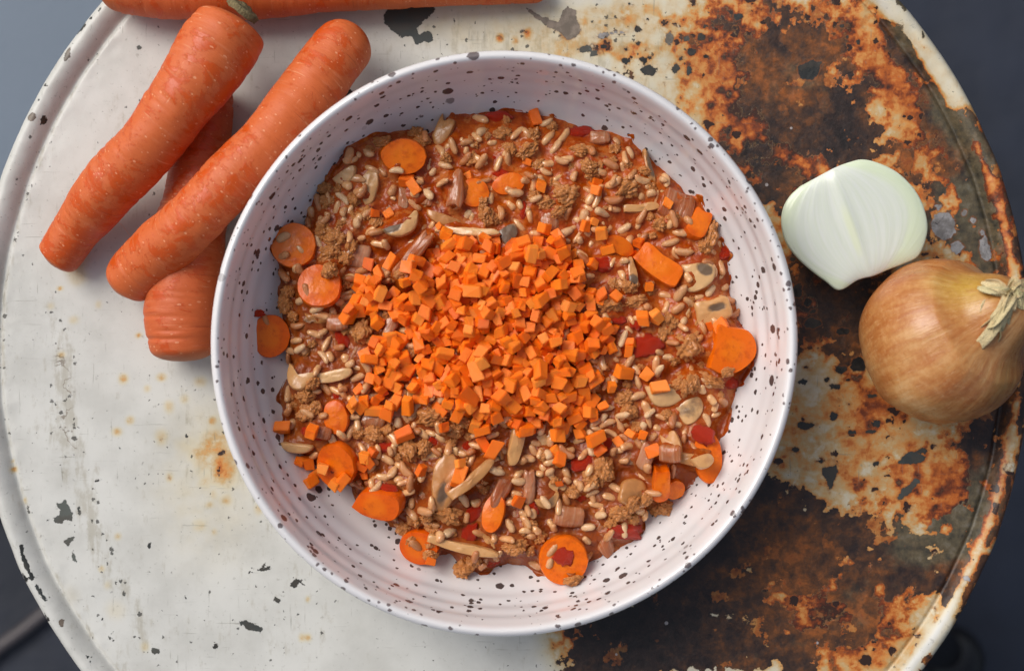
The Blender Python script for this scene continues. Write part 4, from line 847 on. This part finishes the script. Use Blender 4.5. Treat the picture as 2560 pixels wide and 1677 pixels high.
def build_food():
    S = lambda *a, **k: big("carrot_slice", 'slab', *a[:6], a[7] if len(a) > 7 else .0055, a[6], "carrot slice", mat=MS, dome=.06, nz=.02, round_=.2, **k) if False else None
    def slice_(x, y, rx, ry, rot, label, th=.005, **k): big("carrot_slice", 'slab', x, y, rx, ry, rot, th, label, "carrot slice", mat=MS, **{**dict(dome=.05, nz=.02, round_=.10), **k})
    slice_(940, 364, 54, 40, 0, "bright oval carrot slice near the upper left edge of the stew, nothing lying on it", lift=.002, tilt=14, tdir=0)
    slice_(685, 572, 54, 52, 0, "round carrot slice on the upper left edge with two rice grains lying on it", lift=.001)
    slice_(745, 668, 52, 51, 0, "round carrot slice with a scrap of onion on it, second in from the left edge", lift=.003)
    slice_(621, 780, 49, 50, 0, "leftmost carrot slice, set apart on the white bowl wall with one rice grain", th=.0045, q=50)
    slice_(1102, 450, 36, 34, 0, "dull carrot slice half under the white onion fan at the top of the stew")
    slice_(1183, 428, 40, 25, -12, "narrow carrot slice right of the white onion fan near the top")
    slice_(1210, 582, 38, 28, 10, "small carrot slice peeping out at the top edge of the diced pile", lift=.001)
    slice_(1530, 618, 60, 30, 38, "thick blunt carrot slab slanting down between tomato and mushroom on the right", th=.008, outline=quad)
    slice_(1440, 570, 36, 20, 30, "carrot slice edge showing just above the slanting carrot slab")
    slice_(1694, 812, 56, 60, 25, "large half-moon carrot slice at the right edge of the stew", th=.0065, outline=[(-.55, -1), (.1, -1.0), (.62, -.68), (1, .0), (.9, .55), (.3, .95), (-.55, .75), (-1.0, .62), (-.75, -.1)], lift=.003)
    slice_(1645, 1062, 34, 62, -6, "tall curved carrot slice on the lower right edge beneath mushroom pieces", lift=.001)
    slice_(785, 1078, 50, 56, 10, "carrot slice on the lower left edge surrounded by loose raw cubes", lift=.0)
    slice_(880, 1168, 62, 38, -10, "orange carrot wedge on the lower left edge with a red tip", th=.007, outline=[(-1, .1), (-.6, -.5), (0, -.9), (.6, -1), (1, -.3), (.95, .5), (.3, .85), (-.4, 1)], lift=.002)
    slice_(975, 1270, 46, 44, 0, "carrot slice at the bottom left edge partly under a curled mushroom strip")
    slice_(1310, 1298, 58, 58, 0, "round carrot slice at the bottom edge carrying tomato and rice", lift=.002)
    slice_(1148, 1190, 26, 48, 14, "upright carrot piece standing in the lower middle of the stew", th=.006)
    slice_(1534, 1120, 20, 42, 2, "bright carrot stick on edge in the lower right beside the round mushroom", th=.008, outline=quad, lift=.002)
    slice_(1566, 1136, 26, 24, 0, "small carrot round tucked behind the bright carrot stick at lower right")
    slice_(785, 968, 30, 42, -10, "carrot slice buried under sauce left of the lower cube clusters")
    slice_(1622, 522, 24, 38, 28, "reddish carrot piece near the upper right edge of the stew", outline=quad)
    def tom(x, y, rx, ry, rot, label, **k): big("tomato_piece", 'tom', x, y, rx, ry, rot, 0, label, "tomato piece", **k)
    for a in [(1325, 628, 34, 24, 40, "dark red tomato piece touching the right top of the diced pile"), (1410, 612, 36, 26, 0, "brightest red tomato piece, a raw cube on its upper edge"), (796, 783, 18, 32, -15, "narrow red tomato strip left of the pile under pale onion"),
              (1502, 802, 42, 30, -15, "soft tomato piece in a pool of sauce at the right"), (1456, 1236, 46, 28, 10, "squarish tomato piece with a rice grain on it at the lower right edge"), (1092, 1236, 18, 32, 30, "small tomato strip beside the upright carrot piece"),
              (1356, 1075, 30, 22, -20, "tomato piece under cubes in the lower right middle"), (1632, 1008, 30, 22, 40, "red tomato skin on the lower right edge above the tall carrot slice"), (1352, 303, 30, 20, 0, "tomato piece on the upper right edge of the stew"),
              (736, 1006, 34, 20, 10, "tomato piece in sauce near the lower left edge"), (1700, 890, 18, 20, 0, "small tomato scrap just below the half-moon carrot slice"), (1156, 268, 34, 16, 5, "thin tomato piece at the very top edge of the stew"),
              (1432, 742, 22, 18, 0, "small dark tomato piece right of the pile"), (1682, 588, 22, 22, 0, "deep red tomato scrap on the right edge below a rice cluster"), (905, 1132, 22, 14, 20, "small red tomato scrap on the orange carrot wedge"),
              (1158, 402, 26, 18, 10, "sunken tomato piece above the narrow carrot slice"), (1312, 1285, 26, 30, 30, "tomato piece lying on the round carrot slice at the bottom"), (603, 728, 14, 10, 0, "tiny tomato scrap above the leftmost carrot slice")]: tom(*a)
    def mu(x, y, rx, ry, rot, label, ol=mush, gill=None, th=.0032, **k): big("mushroom_slice", 'slab', x, y, rx, ry, rot, th, label, "mushroom slice", outline=ol, gill=gill, mat=MM, **{**dict(dome=.1, nz=.06, bend=.12, bdir=x * .7, round_=.25), **k})
    mu(936, 524, 46, 30, -32, "grey mushroom slice with black gills above the left side of the pile", crescent, (-.45, .25, .55, .5, 1.5), lift=.002)
    mu(800, 400, 32, 28, -28, "small tan mushroom cap at the upper left edge", half, lift=.002)
    mu(855, 432, 26, 44, 0, "mushroom piece with a rice grain across it, upper left", tri)
    mu(1617, 640, 40, 40, 25, "mushroom slice with a grey patch near the right edge", tri, (.3, .55, .5, .35, 1.3), lift=.001)
    mu(1657, 722, 42, 30, -12, "mushroom slice with dark gills touching the half-moon carrot slice", quad, (.2, .2, .6, .35, 1.2), lift=.002)
    mu(1466, 633, 18, 36, -8, "narrow mushroom piece with a grey top between tomato and carrot slab", fan, (0, -.6, .8, .4, 1.2), lift=.002)
    mu(1542, 915, 48, 30, 14, "plain tan mushroom slice in the right middle of the stew", tri, lift=.001)
    mu(1470, 1146, 38, 36, 0, "round greyish mushroom cap in the lower right", [(-.9, .2), (-.95, -.4), (-.5, -.7), (-.1, -.55), (.1, -.9), (.75, -.8), (1, -.1), (.7, .75), (0, 1), (-.6, .8)], (0, -.2, 1.2, .8, .62), lift=.002)
    mu(1035, 1118, 38, 68, 16, "big mushroom slice with a grey centre in the lower middle", [(-.7, -.3), (-.2, -1), (.5, -.9), (.9, -.2), (.7, .6), (0, 1), (-.6, .95), (-.9, .4)], (.1, -.35, .4, .5, 1.0), lift=.002)
    mu(1098, 1108, 66, 17, -40, "long pale mushroom rim curving over the big grey slice", strip, lift=.005)
    mu(700, 872, 38, 40, 20, "pale yellow mushroom piece on the left edge of the stew", crescent, lift=.003, th=.004)
    mu(770, 872, 50, 18, -8, "curled mushroom strip running right from the pale left piece", strip, lift=.001)
    mu(1602, 952, 34, 34, 0, "grey-brown mushroom piece sunk in sauce near the right edge", tri, (0, 0, 1.3, 1, .6))
    mu(690, 1032, 42, 22, 6, "flat tan mushroom piece on the lower left edge touching the bare bowl", half, lift=.001)
    mu(1036, 502, 46, 24, 22, "pale striped mushroom wedge under the white onion fan", half, lift=.001)
    mu(940, 602, 78, 15, -32, "long straight mushroom strip left of the top of the pile", strip, lift=.002)
    mu(1085, 540, 76, 12, 6, "thin mushroom strip lying above the diced pile", strip, lift=.001)
    mu(1180, 545, 24, 26, 0, "small dark grey mushroom bit above the pile", tri, (0, 0, 1.2, 1.2, 1.2))
    mu(1600, 1062, 46, 18, 14, "folded pale mushroom strip near the lower right edge", strip, lift=.003, th=.004)
    mu(1560, 1030, 20, 40, -25, "pale mushroom strip bending up at the lower right", strip, lift=.003)
    mu(1075, 1268, 84, 15, 14, "long curled brown mushroom strip at the bottom left", strip, lift=.003, th=.004)
    mu(1272, 1160, 30, 24, -20, "grey sunken mushroom piece at the lower middle", crescent, (0, 0, 1.2, 1.2, .7))
    mu(1200, 1030, 16, 56, 12, "pale mushroom rim below the diced pile", strip, lift=.002)
    mu(1500, 480, 52, 13, -8, "thin flat mushroom strip near the upper right", strip)
    mu(1030, 300, 20, 46, 22, "tan mushroom flap at the top left edge of the stew", strip, lift=.001)
    mu(1506, 385, 14, 42, -14, "dark-edged mushroom flap at the upper right edge", fan, (.4, 0, .6, 1, 1.0), lift=.001)
    mu(1625, 1066, 28, 18, 0, "small pale mushroom oval on the tall carrot slice at lower right", tri, lift=.004)
    def on(x, y, rx, ry, rot, label, ol=quad, **k): big("onion_piece", 'slab', x, y, rx, ry, rot, .0026, label, "onion piece", outline=ol, mat=MO, **{**dict(dome=.2, bend=.4, bdir=y * .3, nz=.07, round_=.25), **k})
    on(1058, 440, 30, 46, 4, "pale pink ribbed onion fan standing out near the top", fan, lift=.004)
    on(826, 592, 34, 30, 20, "ribbed translucent onion piece left of the pile", lift=.001); on(1576, 476, 40, 38, 20, "large pink onion piece near the upper right edge", lift=.001)
    on(1282, 512, 30, 26, 0, "translucent onion square above the pile with a cube on it"); on(936, 462, 14, 32, 5, "narrow onion sliver right of the upper mushroom piece"); on(962, 596, 16, 68, 38, "long pinkish onion strip beside the straight mushroom strip", lift=.003)
    on(786, 748, 26, 20, 0, "pink onion piece over the narrow tomato strip", lift=.003); on(1500, 1060, 18, 34, 22, "pinkish onion sliver beside the crumb cluster at lower right", lift=.003); on(1552, 1052, 26, 22, 0, "light brown onion curl at lower right", lift=.003)
    on(1322, 1200, 36, 26, 10, "flat glassy onion square at the lower middle", lift=.002); on(1230, 1130, 14, 42, 0, "greyish onion sliver at the lower middle"); on(870, 970, 28, 26, 20, "clear onion piece under the lower left cubes"); on(745, 1000, 30, 16, 20, "glassy onion flap with one raw cube at lower left", lift=.002)
    on(910, 755, 16, 34, 30, "brown onion wedge leaning on the left flank of the pile", tri, lift=.002); on(1395, 690, 34, 22, -30, "pale orange onion piece at the right flank of the pile", lift=.001); on(1170, 1130, 18, 60, 28, "brown onion strip crossing the lower middle", strip)
    on(1410, 1275, 20, 32, -25, "yellow-green onion piece at the bottom right edge", tri); on(1345, 650, 20, 14, 0, "small onion bit between the two red tomato pieces"); on(1395, 318, 24, 16, 0, "clear onion bit next to the tomato on the upper right edge", lift=.002)
    def cr(x, y, rx, ry, rot, label, **k): big("mince_crumb", 'crumb', x, y, rx, ry, rot, 0, label, "mince crumb", **k)
    for a in [(966, 305, 22, 18, 0, "mince crumb at the edge above the bright oval carrot slice"), (1168, 310, 30, 20, 0, "mince crumb among rice near the top edge"), (1226, 348, 34, 24, -30, "golden mince crumb near the top centre"), (757, 436, 26, 20, 0, "mince crumb on the upper left edge by the small mushroom cap"),
              (782, 556, 32, 34, 30, "knobbly mince crumb right of the two-grain carrot slice"), (765, 590, 34, 30, -30, "dark mince crumb just above the second carrot slice"), (1460, 435, 46, 32, -30, "big mince lump at the upper right with rice on it"), (1318, 452, 40, 40, 20, "big dark mince lump at the upper middle"),
              (842, 768, 34, 34, 0, "mince crumb at the left foot of the pile"), (1602, 800, 44, 44, 20, "large mince lump left of the half-moon carrot slice"), (1640, 884, 44, 22, 10, "mince crumb below the half-moon carrot slice"), (1606, 890, 22, 30, 0, "upright mince crumb in the right middle"),
              (1374, 884, 36, 34, 0, "mince lump at the lower right corner of the pile"), (1454, 926, 26, 26, 0, "small round mince crumb left of the plain tan mushroom"), (1010, 962, 44, 30, -15, "mince lump below the pile at its left"), (715, 958, 32, 26, -20, "mince crumb near the left edge under the curled strip"),
              (710, 920, 30, 18, 0, "dark mince crumb beneath the pale left mushroom"), (1076, 1325, 28, 30, 0, "mince crumb sticking out at the bottom edge"), (1400, 1092, 30, 38, 0, "tall mince crumb in the lower right middle"), (952, 1040, 28, 38, -20, "mince crumb in the lower left middle"),
              (1130, 498, 22, 36, -20, "red-brown mince crumb above the pile"), (945, 640, 30, 20, 0, "mince crumb at the upper left of the pile"), (1025, 900, 30, 24, 0, "mince crumb under the lower left lip of the pile"), (1270, 470, 26, 22, 0, "greenish mince crumb left of the big dark lump"),
              (1350, 352, 34, 20, 10, "flat mince crumb below the upper edge tomato"), (1536, 522, 24, 22, 0, "small mince crumb near the thin flat strip"), (1650, 545, 24, 44, 10, "mince crumb under rice at the right edge"), (1420, 705, 40, 26, 0, "mince crumb right of the pile"), (1480, 700, 34, 24, 0, "mince crumb beside a pair of joined cubes"),
              (930, 715, 30, 30, 0, "mince crumb inside the left arm of the pile"), (1535, 1180, 34, 26, 20, "mince crumb at the lower right edge"), (1040, 1195, 40, 26, 20, "mince crumb in the lower left middle under the big mushroom"), (940, 1230, 26, 24, 0, "mince crumb above the bottom left carrot slice"),
              (660, 705, 22, 30, 0, "mince crumb on the left edge between two carrot slices"), (1195, 1270, 34, 22, 0, "mince crumb near the bottom edge"), (1330, 1345, 26, 16, -10, "golden mince crumb under the bottom round carrot slice"), (1440, 1190, 30, 24, 0, "mince crumb below the round mushroom cap"),
              (1000, 1290, 20, 18, 0, "mince scrap at the lower left edge"), (870, 1010, 30, 26, 0, "mince crumb between the lower left cubes"), (1080, 975, 34, 22, 0, "mince crumb under the pile's lower edge"), (1545, 770, 22, 30, 0, "mince crumb in the sauce pool at right"), (890, 330, 30, 18, 0, "mince crumb left of the bright oval slice"), (1060, 1000, 24, 22, 0, "mince crumb right of the lump below the pile")]: cr(*a); SATS.append(a[:3])
build_food()

# ---- small fillers that nothing tells apart
def inside(x, y, m=.0):
    dx = x - FC.x; dy = y - FC.y; r = math.hypot(dx, dy); return r < float(out_r(math.atan2(dy, dx))) - m
def rand_pt(rn, m):
    while True:
        x = FC.x + rn.uniform(-.1, .1); y = FC.y + rn.uniform(-.1, .1)
        if inside(x, y, m): return x, y
def occ(x, y):
    j, i = hidx(x, y); return OCC[j, i]
def occ_any(x, y, r):
    return any(occ(x + r * math.cos(a), y + r * math.sin(a)) for a in (0, 1.05, 2.1, 3.15, 4.2, 5.25)) or occ(x, y)
def zone(x, y):
    px_, py_ = inv(x, y); dx, dy = px_ - 1175, py_ - 790; d = math.hypot(dx, dy)
    c = ["right", "lower right", "bottom", "lower left", "left", "upper left", "top", "upper right"][int(((math.degrees(math.atan2(dy, dx)) + 22.5) % 360) // 45)]
    return ("%s edge of stew" if d > 400 else ("%s part of stew" if d > 190 else "stew centre, %s side")) % c
def pzone(px_, py_):
    v = "upper" if py_ < 680 else ("middle" if py_ < 820 else "lower"); h = "left" if px_ < 1050 else ("centre" if px_ < 1220 else "right"); return f"{v} {h} part"
def build_fill():
    rn = random.Random(21)
    ol_var = [quad, tri, strip, half, fan]
    ON = [slab("onion_bit", [(u * .0050 * (1 + .3 * (i % 2)), v * .0034) for u, v in o_], .0011, .3, .7, .4 * i, .13, i, .3)[0] for i, o_ in enumerate(ol_var * 2)]
    MU = [slab("mushroom_bit", [(u * .0060, v * .0036) for u, v in o_], .0014, .3, .7, 1 + .5 * i, .13, i + 9, .3)[0] for i, o_ in enumerate([tri, crescent, strip, half, mush])]
    for me in ON: me.materials.append(MO)
    for i, me in enumerate(MU): me.materials.append(MM); add_gill(me, .001, .001, .0022, .0015, 1.0 if i % 2 else 0)
    sat = [(W(x + (rx + 6) * math.cos(q), y + (rx + 6) * math.sin(q), .0265)) for x, y, rx in SATS for q in [rn.uniform(0, 6.28) for _ in range(3)]]
    for k in range(520 + len(sat)):
        x, y = rand_pt(rn, .004) if k < 520 else sat[k - 520][:2]
        if k >= 520 and not inside(x, y, .003): continue
        if k < 520 and occ_any(x, y, .002): continue
        t = rn.random() if k < 520 else .9; s = rn.uniform(.55, 1.2)
        if t < .42: me, nm, lab, cat, g, th = rn.choice(ON), "onion_bit", "small soft onion bit sunk in sauce", "onion bit", "small onion bits in the stew", .0018
        elif t < .6: me, nm, lab, cat, g, th = rn.choice(MU), "mushroom_bit", "small brown mushroom bit sunk in sauce", "mushroom bit", "small mushroom bits in the stew", .002
        elif t < .70: me, nm, lab, cat, g, th = rn.choice(TOM), "tomato_bit", "small red tomato bit sunk in sauce", "tomato bit", "small tomato bits in the stew", .001; s *= .0038
        else: me, nm, lab, cat, g, th = rn.choice(CRUMB), "mince_bit", "small brown mince bit among rice grains", "mince bit", "small mince bits in the stew", .0016; s *= .0030
        rr = .0035; h, sx, sy = rest(x, y, rr, rr, 0, 50)
        z = h + th * .3; put(nm, me, orient(rn.uniform(0, 6.28), sx * .6, sy * .6, rn.uniform(-.35, .35), rn.uniform(0, 3)), x, y, z, s, lab + ", " + zone(x, y), cat, g + ", " + zone(x, y)); raise_(x, y, rr * s * (1 if s > .1 else 250), rr * s * (1 if s > .1 else 250), 0, z + th * .4)
    # rice: a sunken layer joined as stuff, then 300 single grains
    pts = []
    def try_pt(mind, tries=60):
        for _ in range(tries):
            x, y = rand_pt(rn, .002)
            if occ(x, y) and rn.random() > .06: continue
            if occ_any(x, y, .0022) and rn.random() > .35: continue
            if all((x - a) ** 2 + (y - b) ** 2 > mind * mind for a, b in pts): pts.append((x, y)); return x, y
        return None
    V = []; F = []
    def grain(x, y, stuff):
        nonlocal V, F
        ln = rn.uniform(.0031, .0042); yaw = rn.uniform(0, math.pi); 
        h, sx, sy = rest(x, y, ln * .9, ln * .42, yaw, 65); sx = max(-.6, min(.6, sx)); sy = max(-.6, min(.6, sy))
        M = orient(yaw, sx, sy, rn.uniform(-.28, .28), yaw + 1.57) @ Matrix.Rotation(rn.uniform(0, 6), 4, 'X')
        z = h + ln * .43 * (.24 if stuff else .44)
        me = rn.choice(RICE)
        if stuff:
            Mt = Matrix.Translation((x, y, z)) @ M @ Matrix.Scale(ln, 4); b = len(V)
            V += [Mt @ v.co for v in me.vertices]; F += [tuple(q + b for q in p.vertices) for p in me.polygons]
        else: put("rice_grain", me, M, x, y, z, ln, "cooked rice grain stained by tomato sauce, " + zone(x, y), "rice grain", "rice grains, " + zone(x, y))
        raise_(x, y, ln * .85, ln * .4, yaw, z + ln * .25)
    for k in range(420):
        p = try_pt(.0028)
        if p: grain(*p, True)
    me = mesh_np("rice", V, F); me.materials.append(MR); o = link("rice", me); tag(o, "sunken layer of cooked rice grains half covered by tomato sauce", "rice", kind="stuff")
    pts.clear(); n = 0
    fixed = [(615, 745, "rice grain on the leftmost carrot slice"), (658, 552, "upper of two rice grains on the round upper left carrot slice"), (657, 595, "lower of two rice grains on the round upper left carrot slice"), (1452, 1232, "rice grain lying on the squarish tomato piece at lower right"), (1285, 1275, "upper rice grain on the bottom round carrot slice"),
             (1278, 1308, "lower rice grain on the bottom round carrot slice"), (842, 445, "rice grain across the upper left mushroom piece"), (1020, 893, "clean pale rice grain below the lower lip of the pile"), (1475, 430, "rice grain on the big mince lump at upper right"), (1470, 405, "upper rice grain at the top of the big mince lump"),
             (1045, 1130, "rice grain on the big grey mushroom slice"), (1095, 1050, "pale rice grain beside two cubes in the lower middle"), (965, 1268, "rice grain on the bottom left carrot slice"), (805, 1045, "upright rice grain at the lower left beside loose cubes"), (1640, 890, "rice grain on the crumb below the half-moon carrot slice")]
    for (px_, py_, lab) in fixed:
        p = W(px_, py_, .028); grain(p.x, p.y, False); o = COL.objects[-1]; o["label"] = lab; del o["group"]; n += 1; pts.append((p.x, p.y))
    mind = .0052
    while n < 300 and mind > .0025:
        p = try_pt(mind, 80)
        if p is None: mind *= .94; continue
        grain(*p, False); n += 1
    build_sauce()
    # raw carrot cubes: those lying apart, read off the photograph
    ap = [(1385, 420), (1385, 443), (1257, 430), (1552, 472), (1022, 525), (1038, 545), (870, 495), (903, 499), (1265, 530), (1300, 565), (1380, 515), (1397, 543), (1360, 525), (1485, 565), (1415, 578), (880, 635), (855, 615), (1396, 688), (1432, 690), (1510, 665), (1493, 741), (1524, 735), (1652, 757), (1676, 757),
          (1464, 795), (1462, 815), (1410, 790), (1408, 765), (1385, 760), (1453, 865), (1505, 870), (1532, 900), (1400, 945), (1380, 965), (1295, 1010), (1385, 1020), (1468, 1008), (1440, 1028), (1395, 1045), (1290, 1048), (1300, 1067), (1515, 1045), (940, 1008), (1035, 990), (1105, 990), (1120, 962), (1145, 965),
          (1185, 985), (1125, 1030), (1148, 1045), (1070, 1075), (1070, 1105), (980, 1090), (652, 995), (728, 1000), (690, 1076), (708, 1078), (752, 1088), (730, 1108), (720, 1122), (795, 1118), (780, 1125), (868, 1050), (850, 1062), (838, 1082), (858, 1075), (845, 1105), (1001, 1305), (1227, 375), (1243, 267), (960, 432), (945, 418),
          (820, 945), (842, 942), (870, 935), (902, 960), (962, 900), (895, 800), (868, 735), (884, 750), (815, 720), (1205, 1165), (1300, 1125), (920, 935), (835, 905), (1350, 1010), (1492, 1010), (1470, 590), (1090, 350 + 60), (1230, 590), (1250, 590), (900, 690), (865, 690), (1345, 985), (1375, 800), (1420, 810)]
    def reg(x, y):
        v = "top" if y < 500 else ("upper" if y < 680 else ("middle" if y < 880 else ("lower" if y < 1060 else "bottom"))); h = "left" if x < 1000 else ("centre" if x < 1330 else "right"); return v, h
    def cube(x, y, stuff=False, lab=None, grp=None, size=None, embed=.40, tl=.45):
        nonlocal V, F
        s = size or rn.choice([rn.uniform(.0030, .0042), rn.uniform(.0036, .0050)]); yaw = rn.uniform(0, 6.28); h, sx, sy = rest(x, y, s * .5, s * .5, 0, 65); sx = max(-.7, min(.7, sx)); sy = max(-.7, min(.7, sy))
        M = orient(yaw, sx * .8, sy * .8, rn.uniform(-tl, tl), rn.uniform(0, 3.14)); me = rn.choice(DICE); z = h + s * embed
        if stuff:
            Mt = Matrix.Translation((x, y, z)) @ M @ Matrix.Scale(s, 4); b = len(V)
            V += [Mt @ v.co for v in me.vertices]; F += [tuple(q + b for q in p.vertices) for p in me.polygons]
        else: put("carrot_cube", me, M, x, y, z, s, lab, "carrot cube", grp)
        raise_(x, y, s * .46, s * .46, 0, z + s * .36)
    V = []; F = []
    dens = [(1120, 720, 130, 95, 1.0), (1225, 880, 80, 70, .85), (1010, 720, 70, 50, .7), (1270, 700, 75, 90, .75), (1290, 930, 55, 45, .7), (1150, 850, 120, 60, .9), (1070, 610, 70, 40, .55), (1260, 600, 60, 35, .35), (900, 840, 45, 65, .22), (860, 690, 40, 40, .3), (1370, 780, 50, 55, .25), (880, 930, 45, 25, .12), (1130, 740, 90, 60, 1.0), (1350, 890, 40, 40, .2), (1180, 920, 110, 30, .6)]
    def dn(px_, py_): return max(a * math.exp(-(((px_ - cx) / sx_) ** 2 + ((py_ - cy) / sy_) ** 2) ** 1.05) for cx, cy, sx_, sy_, a in dens)
    P = []
    def sample(mind):
        for _ in range(400):
            px_ = rn.uniform(800, 1430); py_ = rn.uniform(550, 1000)
            if rn.random() > dn(px_, py_): continue
            if all((px_ - a) ** 2 + (py_ - b) ** 2 > mind * mind for a, b in P): P.append((px_, py_)); return px_, py_
    for k in range(470):
        s = sample(12.5)
        if s is None: break
        p = W(*s, .030); cube(p.x, p.y, True, tl=.3, embed=.36)
    me = mesh_np("carrot_cubes", V, F, False); me.materials.append(MD); o = link("carrot_cubes", me); tag(o, "lower layer of raw orange carrot cubes inside the pile", "carrot cubes", kind="stuff")
    n = 0
    for (x, y) in ap:
        p = W(x, y, .028); v, h = reg(x, y); cube(p.x, p.y, False, f"raw carrot cube lying loose outside the pile, {v} {h} of the stew", f"loose raw carrot cubes, {v} {h} of the stew", tl=.3); n += 1
    P.clear(); md = 19
    while n < 300:
        s = sample(md)
        if s is None:
            md *= .93
            if md < 9: break
            continue
        p = W(*s, .034); cube(p.x, p.y, False, "raw carrot cube heaped in the bright orange pile, " + pzone(*s), "raw carrot cubes heaped in the pile, " + pzone(*s), tl=.6); n += 1
build_fill()
